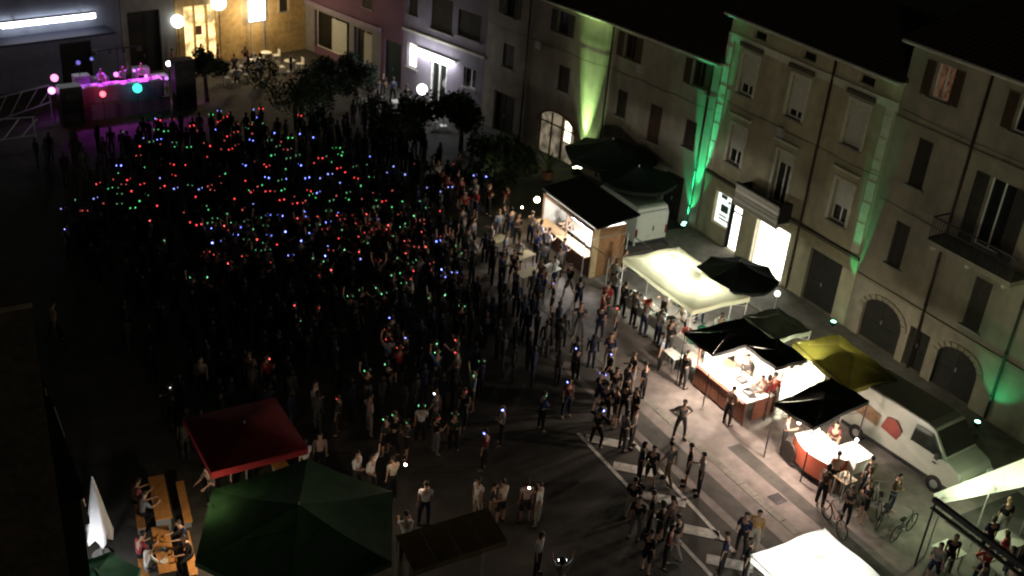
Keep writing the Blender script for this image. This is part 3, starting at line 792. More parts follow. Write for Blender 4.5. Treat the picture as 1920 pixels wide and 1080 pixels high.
parasol('dark_parasol', 33.0, 41.2, 2.0, 2.8, 3.4, DKG, 'dark parasol behind the white van near the emerald light column', group='dark parasols along the houses')
gazebo('grey_canopy', 30.1, 27.4, 1.9, 2.0, 2.4, 2.8, GREYC, 'small grey-green canopy behind the black stall roof')
# white lamp on the parasol at the shop window
sl = thing('street_spotlight', (32.9, 30.3, 0), 0, 'white spotlight on a stand beside the overexposed shop window', 'lamp')
MB().tube((0, 0, 0), (0, 0, 1.6), .025).build('stand', STEEL, sl)
MB().ball((0, 0, 1.7), .13, 10, 6).build('bulb', emat('globe_glow', (1, 1, .97), 6), sl)

# wooden kiosk
KW = mat('kiosk_brown_boards', (.14, .085, .06), .75, .2, 5)
K = thing('wooden_kiosk', (27.75, 37.3, 0), 0, 'wooden kiosk with a black roof, glowing service hatch and pale plank end', 'kiosk')
for k in range(8): MB().box(0, .05, .02 + k * .55, .56 + k * .55, 0, 1.05).build('plank', KW, K)
MB().box(-.35, .3, .0, 4.4, 1.06, 1.12).build('counter', PALEWOOD, K)
for k in range(2): MB().box(.0 + k * .18, .17 + k * .18, -.06, -.01, 0, 2.55).build('plank', mat('pale_plank', (.50, .36, .20), .7, .1, 6), K)
for k in range(5): MB().box(.37 + k * .3, .66 + k * .3, -.05, -.01, 0, 2.5).build('plank', mat('orange_brown_board', (.24, .12, .05), .7, .15, 6), K)
MB().box(1.85, 1.9, 0, 4.4, 0, 2.5).box(0.06, 1.84, 4.36, 4.4, 0, 2.5).build('wall', mat('kiosk_white_lining', (.6, .6, .56), .7, .1), K)
for y0_ in (0, 2.2, 4.34): MB().box(0, .06, y0_, y0_ + .06, 1.13, 2.34).build('post', KW, K)
MB().box(-.02, .08, 0, 4.4, 2.345, 2.5).build('lintel', KW, K)
rf = MB(); rf.add([(.05, -.25, 2.66), (2.4, -.25, 3.0), (2.4, 4.7, 3.0), (.05, 4.7, 2.66), (.05, -.25, 2.58), (2.4, -.25, 2.92), (2.4, 4.7, 2.92), (.05, 4.7, 2.58)], ((0, 1, 2, 3), (7, 6, 5, 4), (0, 4, 5, 1), (1, 5, 6, 2), (2, 6, 7, 3), (3, 7, 4, 0)))
rf.build('roof', mat('black_roofing', (.008, .009, .012), .85, .2), K)
MB().box(.15, .25, .3, 2.0, 2.2, 2.26).build('strip_light', emat('kiosk_tube', (.97, .96, 1), 45), K)
lamp(K, (.5, 1.3, 2.15), 420, (1, .96, .95), radius=.2)
MB().ball((-.5, 4.2, 2.3), .14, 10, 6).build('lamp', emat('kiosk_bulb', (1, .85, .55), 30), K)
lamp(K, (-.7, 4.2, 2.2), 90, (1, .78, .5), radius=.12)
MB().box(.8, 1.8, .4, 4.0, .9, .96).build('shelf', WHITE, K)

# vans
def van(name, x, y, rz, L, label, decal=None, body=(.55, .56, .52)):
    """local +x is forward; cab at the front, tall cargo body"""
    BM = mat('van_paint_%02d' % int(body[0] * 99), body, .35, .05, spec=.5)
    t = thing(name, (x, y, 0), rz, label, 'van')
    W = .98; H = 2.35; nb = L - 1.55
    prof = [(-.0, .35), (0, 1.9), (.12, 2.28), (.3, H), (nb - .35, H), (nb, 2.28), (nb + .72, 1.45), (nb + 1.35, 1.22), (L - .05, .98), (L, .65), (L - .05, .35)]
    n = len(prof); mb = MB(); vs = []
    ins = [0, 0, .06, .14, .14, .12, .06, .05, .02, 0, 0]
    for s in (-1, 1):
        for (px_, pz), i_ in zip(prof, ins): vs.append((px_, s * (W - i_), pz))
    fs = [tuple(range(n)), tuple(range(2 * n - 1, n - 1, -1))] + [(i, n + i, n + (i + 1) % n, (i + 1) % n) for i in range(n)]
    mb.add(vs, fs)
    body_o = mb.build('body', BM, t)
    bv = body_o.modifiers.new('bevel', 'BEVEL'); bv.width = .05; bv.segments = 2
    G = glass()
    MB().add([(nb + .04, -.82, 2.2), (nb + .04, .82, 2.2), (nb + .68, .86, 1.52), (nb + .68, -.86, 1.52)], ((0, 1, 2, 3),)).build('windscreen', G, t).location = (.03, 0, .02)
    for s in (-1, 1):
        y_ = s * (W + .004)
        MB().add([(nb - .75, y_ * .985, 1.42), (nb + .62, y_ * .985, 1.40), (nb - .0, y_ * .93, 2.1), (nb - .7, y_ * .93, 2.1)], ((0, 1, 2, 3),)).build('side_window', G, t)
        mr = MB().box(nb + .42, nb + .56, s * (W + .03), s * (W + .22), 1.42, 1.66) if s > 0 else MB().box(nb + .42, nb + .56, -W - .22, -W - .03, 1.42, 1.66)
        mr.build('wing_mirror', BLACKM, t)
        MB().box(nb + .3, nb + .46, min(s * (W + .004), s * (W + .03)), max(s * (W + .004), s * (W + .03)), 1.12, 1.16).build('door_handle', BLACKM, t)
        sk = MB().box(.05, L - .1, min(s * W, s * (W + .012)), max(s * W, s * (W + .012)), .36, .52).build('sill_trim', BLACKM, t)
        for wx in (.85, L - .95):
            w_ = MB().tube((wx, s * (W - .2), .34), (wx, s * (W + .015), .34), .34, 16).build('wheel', mat('tyre', (.012, .012, .012), .9, .2), t, smooth=False)
            MB().tube((wx, s * (W + .017), .34), (wx, s * (W + .03), .34), .16, 12).build('hub_cap', mat('dull_hub_cap', (.18, .18, .17), .5, .1), w_)
        MB().box(L - .06, L + .02, min(s * .62, s * .9), max(s * .62, s * .9), .78, .98).build('headlight', mat('headlight_glass', (.7, .72, .7), .2, .05), t)
        MB().box(-.02, .03, min(s * .84, s * .96), max(s * .84, s * .96), .8, 1.25).build('tail_light', mat('tail_lamp_red', (.12, .01, .01), .3, .1), t)
    MB().box(L - .02, L + .06, -.9, .9, .36, .6).build('front_bumper', BLACKM, t)
    MB().box(L - .03, L + .015, -.5, .5, .72, .9).build('grille', BLACKM, t)
    MB().box(-.06, .0, -.9, .9, .36, .55).build('rear_bumper', BLACKM, t)
    bd = MB().box(-.012, -.002, -.86, -.01, .6, 2.1).build('rear_door', BM, t); MB().box(-.012, -.002, .01, .86, .6, 2.1).build('rear_door', BM, t)
    MB().box(-.04, -.013, -.12, -.06, 1.05, 1.3).build('handle', BLACKM, bd)
    MB().box(-.03, -.013, -.26, .26, .72, .84).build('number_plate', mat('plate', (.5, .5, .45)), t)
    if decal:
        RD = mat('red_van_graphic', (.15, .035, .025), .5, .25, 3); TN = mat('tan_van_graphic', (.15, .09, .05), .5, .3, 3)
        ms = [(1.7, 2.45, 1.15, 1.75), (1.85, 2.3, 1.0, 1.12)]
        for s in (-1, 1):
            yy = s * (W + .006)
            b1 = MB()
            b1.add([(1.75, yy, 1.2), (2.5, yy, 1.05), (2.62, yy, 1.5), (2.3, yy, 1.8), (1.9, yy, 1.72)], ((0, 1, 2, 3, 4),))
            b1.build('side_graphic', RD, t)
            b2 = MB(); b2.add([(.5, yy, 1.2), (1.6, yy, 1.1), (1.65, yy, 1.6), (.9, yy, 1.75)], ((0, 1, 2, 3),)); b2.build('side_graphic', TN, t)
    return t
van('panel_van', 32.3, 38.7, R(90), 4.9, 'pale grey van parked behind the wooden kiosk, seen from its rear doors', body=(.50, .53, .45))
van('panel_van', 31.0, 23.3, R(-85), 5.3, 'white van with a red graphic on its side, parked below the yellow canopy', decal=True, body=(.27, .275, .235))

# black-roofed food stall
BR = mat('brown_counter_front', (.13, .05, .03), .55, .25, 4)
S = thing('food_stall', (26.6, 24.9, 0), 0, 'food stall counter with a brown front and blazing white work surface under black roofs', 'stall')
for k in range(6): MB().box(0, .05, .02 + k * .48, .47 + k * .48, .12, 1.0).build('front_board', BR, S)
MB().box(.06, 1.5, .02, 2.88, .95, 1.0).build('work_surface', mat('bright_worktop', (.8, .8, .76), .4, .05), S)
MB().box(-.12, .055, 0, 2.9, 1.001, 1.04).build('counter_edge', BR, S)
MB().box(1.95, 2.0, 0, 2.9, 0, 2.2).box(.3, 1.94, 2.86, 2.9, 1.04, 2.2).build('back_wall', mat('white_stall_panel', (.75, .74, .66), .6, .05), S)
MB().box(.0, .05, 2.9, 2.95, 0, 2.4).build('post', BR, S)
MB().box(.0, .05, -.05, 0, 0, 1.0).build('post', BR, S)
MB().box(.5, 1.4, -.02, .014, .1, .94).box(.06, .09, .02, 2.88, .12, .9).build('side_board', BR, S)
for (x, y, k) in ((.6, .5, 2), (.9, 1.3, 2), (.5, 2.2, 1), (1.2, 2.4, 0), (1.1, .6, 2)):
    goods(k, 26.6 + x, 24.9 + y, 1.004, .34, .42, .14, '%s on the blazing food stall counter, %s' % (CN[k], {(.6, .5): 'front near corner', (.9, 1.3): 'middle', (.5, 2.2): 'front far corner', (1.2, 2.4): 'back far corner', (1.1, .6): 'back near corner'}[(x, y)]), 'pans and boxes on the food stall')
gazebo('black_canopy', 27.5, 27.35, 3.0, 1.75, 2.45, 2.6, BLACKCLOTH, 'black canopy roof over the far half of the food stall', group='black canopies over the food stalls', frame=BLACKM, sag=.03, val=.14)
gazebo('black_canopy', 28.45, 25.6, 1.6, 1.7, 2.45, 2.55, BLACKCLOTH, 'black canopy over the near half of the food stall, beside the glowing curtain', group='black canopies over the food stalls', frame=BLACKM, sag=.03, val=.14)
hang_lamp(27.3, 26.0, 2.1, 320, (1, .86, .72), 'bright bulb over the food stall counter', r=.1)
hang_lamp(26.2, 26.6, 2.3, 640, (1, .80, .66), 'bulb at the street edge of the food stall roof', r=.07, top=.2)
hang_lamp(26.8, 27.6, 2.15, 140, (1, .86, .72), 'bulb under the far black canopy of the food stall', r=.08)
# glowing white curtain and the yellow canopy
cu = MB(); n = 24
for i in range(n):
    x0 = 28.0 + 2.3 * i / n; x1 = 28.0 + 2.3 * (i + 1) / n
    y0 = 24.62 + .05 * math.sin(i * 1.3); y1 = 24.62 + .05 * math.sin((i + 1) * 1.3)
    cu.quad((x0, y0, .05), (x1, y1, .05), (x1, y1, 2.35), (x0, y0, 2.35))
cu.build('curtain', mat('thin_white_cloth', (.85, .84, .74), .9, .04, translucent=.6), label='white curtain glowing with lamp light between food stall and yellow canopy', cat='curtain', smooth=True)
hang_lamp(29.0, 25.0, 1.6, 260, (1, .93, .72), 'lamp close behind the glowing white curtain', r=.07, top=1)
hang_lamp(29.75, 25.0, 2.05, 260, (1, .95, .72), 'lamp under the glowing corner of the yellow canopy', r=.06, top=.3)
yz = gazebo('yellow_canopy', 30.55, 24.1, 2.3, 3.4, 2.45, 2.85, YELLOWC, 'yellow canopy whose corner glows above the white curtain, beside the white van', rz=R(-6), sag=.05)
# second black canopy and the red-brown cart
gazebo('black_canopy', 27.75, 22.35, 3.2, 1.75, 2.4, 2.55, BLACKCLOTH, 'black canopy roof over the red-brown cart', group='black canopies over the food stalls', frame=BLACKM, sag=.03, val=.14, rz=R(8))
RB = mat('red_brown_paint', (.42, .10, .055), .35, .15, 3, spec=.5)
c = thing('red_cart', (26.85, 21.6, 0), R(-6), 'rounded red-brown cart with a glaring white top', 'cart')
mb = MB(); sec = []
for i in range(13):
    a = math.pi * i / 12
    sec.append((-.0 - .25 * math.sin(a), -.95 + 1.9 * i / 12))
b_ = MB()
for i in range(12):
    (x0, y0), (x1, y1) = sec[i], sec[i + 1]
    b_.quad((x0, y0, .3), (x0, y0, 1.08), (x1, y1, 1.08), (x1, y1, .3))
b_.quad((0, -.95, .3), (1.1, -.95, .3), (1.1, -.95, 1.08), (0, -.95, 1.08)); b_.quad((0, .95, .3), (0, .95, 1.08), (1.1, .95, 1.08), (1.1, .95, .3)); b_.quad((1.1, -.95, .3), (1.1, .95, .3), (1.1, .95, 1.08), (1.1, -.95, 1.08))
b_.build('body', RB, c)
MB().add([(x, y, 1.09) for x, y in sec] + [(1.1, .95, 1.09), (1.1, -.95, 1.09)], (tuple(range(15))[::-1],)).build('top', mat('bright_worktop', (.8, .8, .76)), c)
for (wy) in (-.98, .98):
    wh = MB().tube((.5, wy - .04, .32), (.5, wy + .04, .32), .3, 16).build('wheel', mat('tyre', (.012, .012, .012)), c)
    MB().tube((.5, wy - .05, .32), (.5, wy + .05, .32), .1, 8).build('hub', STEEL, wh)
whl = MB().tube((-.34, .75, .5), (-.28, .75, .5), .42, 18).build('emblem_disc', mat('dark_disc', (.03, .025, .02), .5, .3), c)
MB().box(.2, .26, -.3, .3, 1.1, 1.35).build('ledge', WHITE, c)
hang_lamp(26.9, 21.6, 2.05, 230, (1, .82, .68), 'bulb shining on the red-brown cart', r=.09)
hang_lamp(26.25, 21.9, 2.2, 470, (1, .74, .62), 'bulb at the street edge of the black roof over the cart', r=.07, top=.2)
table('white_counter', 28.15, 20.75, .9, 1.0, 1.15, WHITE, 'glaring white square counter beside the red-brown cart', cloth=CLOTH)
hang_lamp(28.0, 20.7, 1.75, 110, (1, .93, .8), 'lamp low over the white square counter', r=.06, top=.7)
table('small_table', 27.0, 20.0, .6, .6, .9, PALEWOOD, 'little table heaped with cups in front of the red-brown cart')
for i, (dx, dy) in enumerate(((-.15, -.1), (.12, -.12), (-.02, .12), (.18, .1), (-.2, .16))):
    cp = thing('paper_cup', (27.0 + dx, 20.0 + dy, .9), 0, ['front left', 'front right', 'middle', 'back right', 'back left'][i] + ' white paper cup on the little table before the cart', 'cup', 'cups on the little table')
    MB().lathe([(.001, .002), (.035, .002), (.05, .14), (.046, .14), (.03, .01)], 10).build('cup_wall', WHITE, cp)
# bright white gazebo at the bottom
gazebo('white_gazebo', 21.15, 15.55, 2.9, 2.9, 2.6, 3.05, WHITEC, 'blinding white gazebo roof at the bottom edge of the picture', frame=WHITE, sag=.05)
hang_lamp(21.2, 15.9, 1.9, 90, (1, .98, .92), 'lamp under the blinding white gazebo', r=.08, up=420)
hang_lamp(20.6, 16.6, 1.9, 40, (1, .98, .92), 'second lamp under the blinding white gazebo, at its far side', r=.06, up=160)
# right-hand awning and black beam
a0 = gp(1754, 938, 2.5); a1 = gp(1925, 903, 2.5); b0 = gp(1750, 926, 2.62); b1 = gp(1925, 858, 3.1)
aw = thing('white_awning', (a0.x, a0.y, 0), 0, 'long white awning slope lit from below at the right edge', 'awning')
og = Vector((a0.x, a0.y, 0))
a1 = a0 + (a1 - a0) * 1.5; b1 = b0 + (b1 - b0) * 1.5
for k in range(8):
    t0 = k / 8; t1 = (k + .99) / 8
    p = [a0.lerp(a1, t0) - og, a0.lerp(a1, t1) - og, b0.lerp(b1, t1) - og, b0.lerp(b1, t0) - og]
    MB().quad(*p).build('awning_panel', WHITEC, aw)
    dz = Vector((0, -.004, -.2)); MB().quad(p[0] + dz, p[1] + dz, p[1], p[0]).build('valance', WHITEC, aw)
for t in (.08, .42, .8):
    p = a0.lerp(a1, t) - og; MB().tube((p.x, p.y + .08, 0), (p.x, p.y + .08, 2.5), .03, 6).build('leg', STEEL, aw)
hang_lamp(a0.x + 1.6, a0.y + .35, 2.0, 75, (.78, 1, .58), 'greenish lamp under the long white awning', r=.07, top=.6, up=220)
hang_lamp(a0.x + 3.6, a0.y + .3, 2.0, 75, (.80, 1, .6), 'greenish lamp under the white awning, nearer the houses', r=.07, top=.6, up=180)
bm = thing('black_truss_beam', (26.75, 16.45, 0), 0, 'black beam on a thin leg running down to the lower right corner', 'beam')
MB().box(-.07, .07, -5.5, 0, 2.62, 2.78).build('beam', BLACKM, bm)
MB().tube((0, -.1, 0), (0, -.1, 2.6), .035, 6).build('leg', BLACKM, bm)
MB().box(-.06, .06, -5.5, -.02, 2.35, 2.42).build('lower_rail', BLACKM, bm)
table('cafe_table', 28.6, 14.6, .8, .8, .75, WHITE, 'square cafe table beyond the black beam, nearest the frame edge', group='cafe tables under the white awning')
table('cafe_table', 29.9, 15.4, .8, .8, .75, WHITE, 'square cafe table under the white awning, nearer the houses', group='cafe tables under the white awning')
table('cafe_table', 27.6, 15.9, .8, .8, .75, WHITE, 'square cafe table next to the leg of the black beam', group='cafe tables under the white awning')

def bicycle(x, y, rz, lab, c_):
    t = thing('bicycle', (x, y, 0), rz, lab, 'bicycle', 'bicycles parked by the street')
    FM = mat('bicycle_paint_%d' % int(c_[0] * 99), c_, .35, .1, spec=.5)
    for wx in (-.52, .52):
        mb = MB(); n = 20
        for i in range(n):
            a0_ = 2 * math.pi * i / n; a1_ = 2 * math.pi * (i + 1) / n
            mb.tube((wx + .33 * math.cos(a0_), 0, .35 + .33 * math.sin(a0_)), (wx + .33 * math.cos(a1_), 0, .35 + .33 * math.sin(a1_)), .018, 5, caps=False)
        w_ = mb.build('wheel', mat('tyre', (.012, .012, .012)), t)
        sp = MB()
        for i in range(8): sp.tube((wx, 0, .35), (wx + .31 * math.cos(i * .785), 0, .35 + .31 * math.sin(i * .785)), .004, 3)
        sp.build('spokes', STEEL, w_)
    MB().tube((-.52, 0, .35), (-.1, 0, .33), .014, 6).tube((-.1, 0, .33), (-.22, 0, .78), .018, 6).tube((-.1, 0, .33), (.36, 0, .72), .02, 6).tube((-.2, 0, .72), (.34, 0, .80), .018, 6).tube((-.52, 0, .35), (-.2, 0, .72), .012, 6).tube((.33, 0, .92), (.52, 0, .35), .018, 6).build('frame', FM, t)
    MB().box(-.36, -.12, -.06, .06, .82, .88).build('saddle', BLACKM, t)
    MB().tube((.33, -.28, .98), (.33, .28, .98), .014, 6).tube((.33, 0, .92), (.33, 0, .98), .014, 6).build('handlebar', STEEL, t)
    MB().tube((-.1, -.09, .33), (-.1, .09, .33), .07, 10).build('crank', STEEL, t)
for i, (px, py, a_) in enumerate(((1655, 978, .4), (1640, 955, .9), (1690, 1005, .2), (1560, 990, 1.3))):
    q = gp(px, py, 0)
    bicycle(q.x, q.y, a_, ['bicycle left of the black beam leg, middle one', 'bicycle nearest the people before the red-brown cart', 'bicycle closest to the black beam leg', 'bicycle above the blinding white gazebo roof'][i], [(.05, .05, .06), (.25, .25, .25), (.02, .06, .04), (.2, .03, .02)][i])

# ------------------------------------------------------------------ near left: beer garden
def rect_canopy(name, cx, cy, rz, wx, wy, z, cloth, label, drop=.25):
    t = thing(name, (cx, cy, 0), rz, label, 'parasol')
    hx, hy = wx / 2, wy / 2; n = 10; vs = []; fs = []; mb = MB()
    for i in range(n + 1):
        for j in range(n + 1):
            x = -hx + wx * i / n; y = -hy + wy * j / n
            ex = abs(x / hx) ** 4; ey = abs(y / hy) ** 4
            vs.append((x, y, z + .35 * (1 - max(abs(x / hx), abs(y / hy))) - .06 * max(ex, ey)))
    for i in range(n):
        for j in range(n): fs.append((i * (n + 1) + j, (i + 1) * (n + 1) + j, (i + 1) * (n + 1) + j + 1, i * (n + 1) + j + 1))
    mb.add(vs, fs); mb.build('canopy', cloth, t, smooth=True)
    vl = MB(); idx = [(i, 0) for i in range(n)] + [(n, j) for j in range(n)] + [(n - i, n) for i in range(n)] + [(0, n - j) for j in range(n)]
    for k in range(len(idx)):
        a = vs[idx[k][0] * (n + 1) + idx[k][1]]; b = vs[idx[(k + 1) % len(idx)][0] * (n + 1) + idx[(k + 1) % len(idx)][1]]
        vl.quad(a, b, (b[0], b[1], b[2] - drop), (a[0], a[1], a[2] - drop))
    vl.build('valance', cloth, t)
    MB().tube((0, 0, 0), (0, 0, z + .4), .035, 8).build('pole', STEEL, t)
    MB().box(-.35, .35, -.35, .35, 0, .1).build('base', mat('concrete', (.3, .3, .28)), t)
    return t
q = [gp(345, 780, 2.5), gp(515, 735, 2.5), gp(575, 830, 2.5), gp(395, 880, 2.5)]
cc = (q[0] + q[1] + q[2] + q[3]) / 4
rect_canopy('red_parasol', cc.x, cc.y, 0, 3.1, 3.1, 2.4, REDC, 'dark red rectangular parasol among the crowd at the lower left')
gpz = qg = gp(560, 945, 3.1); parasol('green_parasol', qg.x, qg.y, 3.1, 2.35, 3.1, GREENC, 'large dark green parasol at the bottom of the picture', n=6, rz=R(5), group=None)
qg = gp(205, 1065, 2.3); parasol('small_green_parasol', qg.x - .35, qg.y, 1.15, 2.0, 2.35, mat('pale_green_canvas', (.10, .24, .13), .8, .15, 2, translucent=.3), 'pale green parasol beside the closed white parasol', n=6)
bw = MB(); vs = []
bt = thing('brown_awning', (12.2, 21.1, 0), R(0), 'dull brown awning to the right of the large green parasol', 'awning')
for k in range(4):
    x0 = -1.5 + k * .75
    MB().add([(x0, .75, 2.75), (x0 + .74, .75, 2.75), (x0 + .74, -.45, 2.45), (x0, -.45, 2.45), (x0, -.45, 2.25), (x0 + .74, -.45, 2.25)], ((3, 2, 1, 0), (4, 5, 2, 3))).build('awning_panel', BROWNC, bt)
for x in (-1.45, 1.45): MB().tube((x, .7, 0), (x, .7, 2.73), .03).build('leg', STEEL, bt)
# closed white parasol
cp = thing('closed_parasol', (3.68, 27.5, 0), 0, 'closed white parasol standing brightly lit at the lower left', 'parasol')
mb = MB(); vs = []; fs = []; n = 20; prof = [(.03, 2.95), (.09, 2.6), (.18, 2.0), (.27, 1.4), (.36, .95), (.33, .75)]
for k, (r_, z) in enumerate(prof):
    for i in range(n):
        a = 2 * math.pi * i / n; rr_ = r_ * (1 + .22 * math.cos(5 * a + k * .15)); vs.append((rr_ * math.cos(a), rr_ * math.sin(a), z + (.12 * math.sin(5 * a) if k > 3 else 0)))
for k in range(len(prof) - 1):
    for i in range(n): fs.append((k * n + i, (k + 1) * n + i, (k + 1) * n + (i + 1) % n, k * n + (i + 1) % n))
mb.add(vs, fs); mb.build('folded_canopy', mat('white_parasol_cloth', (.8, .8, .82), .85, .05, translucent=.2), cp, smooth=True)
MB().tube((0, 0, 0), (0, 0, 3.05), .03).build('pole', STEEL, cp)
MB().lathe([(.001, .1), (.28, .1), (.3, 0)], 14).build('base', mat('concrete', (.3, .3, .28)), cp)
# beer tables with benches
def bench(x, y, rz, L, lab, grp):
    t = thing('beer_bench', (x, y, 0), rz, lab, 'bench', grp)
    MB().box(-L / 2, L / 2, -.125, .125, .43, .46).build('seat', PINE, t)
    for sx in (-1, 1): MB().box(sx * (L / 2 - .3) - .02, sx * (L / 2 - .3) + .02, -.11, .11, 0, .429).build('leg', STEEL, t)
def beer_table(x, y, rz, L, lab, grp):
    t = thing('beer_table', (x, y, 0), rz, lab, 'table', grp)
    for k in range(3): MB().box(-L / 2, L / 2, -.25 + k * .167, -.25 + k * .167 + .163, .73, .76).build('board', PINE, t)
    for sx in (-1, 1): MB().box(sx * (L / 2 - .3) - .02, sx * (L / 2 - .3) + .02, -.22, .22, 0, .729).build('leg', STEEL, t)
DIR = R(82)
beer_table(5.25, 26.25, DIR, 2.1, 'nearest orange pine beer table, lit brightly, with people around it', 'beer tables on the left')
beer_table(5.75, 28.65, DIR, 2.2, 'second orange pine beer table, behind the brightest one', 'beer tables on the left')
beer_table(9.75, 28.1, R(95), 2.0, 'orange beer table half hidden under the red parasol', 'beer tables on the left')
bench(4.62, 26.3, DIR, 2.0, 'pine bench left of the nearest beer table', 'beer benches')
bench(5.95, 26.1, DIR, 2.0, 'pine bench right of the nearest beer table', 'beer benches')
bench(5.1, 28.8, DIR, 2.1, 'pine bench left of the second beer table', 'beer benches')
bench(6.45, 28.5, DIR, 2.1, 'pine bench right of the second beer table', 'beer benches')
hang_lamp(6.6, 25.6, 2.0, 130, (1, .80, .55), 'lamp at the end of the nearest beer table', r=.06, top=.5)
hang_lamp(2.9, 26.3, 1.2, 110, (.95, .97, 1), 'white lamp near the foot of the closed white parasol', r=.09, top=.4)
ra = thing('handrail', (2.3, 26.2, 0), 0, 'pale handrail with a lit step below the closed white parasol', 'railing')
for k in range(4): MB().box(-.02, .02, -1.4 + k * .6, -1.36 + k * .6, 0, 1.0).build('post', STEEL, ra)
MB().box(-.025, .025, -1.42, .5, 1.001, 1.04).build('rail', WHITE, ra)

# ------------------------------------------------------------------ stage
SD = Vector((.98, .19)); srz = math.atan2(.08, 1)
st = thing('stage', (10.5, 64.6, 0), srz, 'low stage with front panel and DJ desk tinted for purple light', 'stage')
for k in range(3): MB().box(k * 1.75, k * 1.75 + 1.73, .02, 3.2, .78, .9).build('deck_panel', mat('stage_deck', (.12, .11, .13), .7, .2), st)
for k in range(4): MB().box(k * 1.31, k * 1.31 + 1.29, -.02, .015, 0, .88).build('front_panel', mat('light_tinted_stage_front', (.20, .10, .26), .7, .12), st)  # purple stage light put into the panel colour
MB().box(0.2, 5.0, .25, .3, .902, 1.85).build('desk_front', mat('light_tinted_desk_cloth', (.24, .12, .30), .8, .1), st)  # cloth colour carries the purple stage light too
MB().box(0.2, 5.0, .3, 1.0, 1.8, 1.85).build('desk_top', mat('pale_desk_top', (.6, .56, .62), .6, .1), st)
MAG = (.75, .12, 1.0)
def stage_light(name, x, y, z, c_, e, r_, lab, power=0, t_=None):
    o = thing(name, (x, y, 0), srz, lab, 'stage light', 'stage lights')
    MB().tube((0, 0, 0), (0, 0, z - r_), .02, 6).build('stand', BLACKM, o)
    MB().ball((0, 0, z), r_, 12, 8).build('lens', emat('stage_lens_%d_%d_%d' % tuple(int(v * 9) for v in c_), c_, e), o, smooth=True)
    if power: lamp(o, t_ or (0, -.4, z + .3), power, c_, radius=.2)
    return o
stage_light('stage_light', 11.75, 64.35, 1.62, (1, .10, .13), 4.5, .17, 'red spotlight at the front of the stage', 7)
stage_light('stage_light', 13.75, 64.55, 1.72, (.06, .95, .62), 2.2, .27, 'turquoise round spotlight at the front of the stage', 2)
stage_light('stage_light', 9.1, 64.9, 1.9, (1, .35, .95), 3, .20, 'pink light left of the stage, the lower one', 4)
stage_light('stage_light', 9.6, 66.8, 2.0, (1, .30, .62), 2.2, .22, 'pink light left of the stage, the upper one')
stage_light('stage_light', 16.2, 66.8, 2.3, (1, .85, 1), 8, .16, 'white-violet light at the right end of the stage', 10)
pk = [(12.95, 66.2, 2.1, (.85, .25, .95), 2.0, .15), (14.6, 65.9, 1.95, (.9, .22, .95), 2.6, .10), (15.2, 65.7, 1.92, (.9, .25, .9), 2.2, .08), (15.7, 65.5, 1.85, (.6, .25, .9), 1.4, .12), (14.0, 66.2, 2.25, (.7, .2, .95), 2.2, .09), (11.0, 66.8, 2.8, (.25, .2, .9), .8, .13), (11.8, 67.0, 2.9, (.25, .25, .9), .9, .1)]
for i, (x, y, z, c_, e, r_) in enumerate(pk):
    stage_light('stage_light', x, y, z, c_, e, r_, ['round purple lamp in the middle of the stage', 'purple lamp right of the stage centre, first of three in a row', 'purple lamp right of the stage centre, middle of three in a row', 'dim violet lamp at the right of the stage', 'tall purple lamp above the turquoise spotlight', 'blue lamp at the back left of the stage', 'small blue lamp at the back of the stage'][i])
ms = thing('light_mast', (13.2, 66.6, 0), srz, 'mast with purple floodlights over the DJ desk', 'mast')
MB().tube((0, 0, 0), (0, 0, 3.6), .04).build('pole', BLACKM, ms); MB().box(-1.4, 1.4, -.04, .04, 3.5, 3.58).build('crossbar', BLACKM, ms)
for dx in (-1.3, -.4, .4, 1.3): MB().lathe([(.001, .1), (.1, .1), (.13, -.12), (.10, -.12)], 10, (dx, 0, 3.4)).build('floodlight', BLACKM, ms)
for k, dx in enumerate((-1.3, -.4, .4, 1.3)): lamp(ms, (dx, -.3, 3.25), 330, ((.62, .06, 1), (.85, .08, .95), (.75, .07, 1), (.9, .1, .9))[k], 'SPOT', .1, (dx * 1.4, -1.2, 1), 95, .7)
lamp(ms, (0, -1.6, 3.3), 60, (.6, .08, 1), 'SPOT', .1, (-.3, -5, 0), 70, .8)
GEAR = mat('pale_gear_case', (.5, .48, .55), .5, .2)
for i, (x, y, lb) in enumerate(((11.3, 65.1, 'at the left end of the DJ desk'), (12.6, 65.2, 'left of centre on the DJ desk'), (13.6, 65.25, 'right of centre on the DJ desk'), (14.9, 65.35, 'at the right end of the DJ desk'))):
    t = thing('mixing_deck', (x, y + .05, 1.852), srz, 'purple-lit mixing deck ' + lb, 'music deck')
    MB().box(-.35, .35, -.2, .2, 0, .09).build('case', GEAR, t); MB().tube((-.15, 0, .092), (-.15, 0, .11), .13, 12).build('platter', BLACKM, t); MB().box(.08, .3, -.15, .15, .092, .10).build('panel', WHITE, t)
for i, (x, y, h) in enumerate(((11.1, 67.0, 1.1), (12.2, 67.2, .8), (14.6, 67.2, 1.2), (15.6, 67.0, .7))):  # pale cases added so the purple light shows on them
    t = thing('light_catching_case', (x, y, .901), srz, ['tall', 'low', 'tallest', 'lowest'][i] + ' pale case added to catch purple light at the stage back', 'case')
    MB().box(-.45, .45, -.3, .3, 0, h).build('shell', GEAR, t); MB().box(-.46, .46, -.31, -.301, h * .5, h * .5 + .05).box(-.46, .46, .301, .31, h * .5, h * .5 + .05).build('trim', STEEL, t)
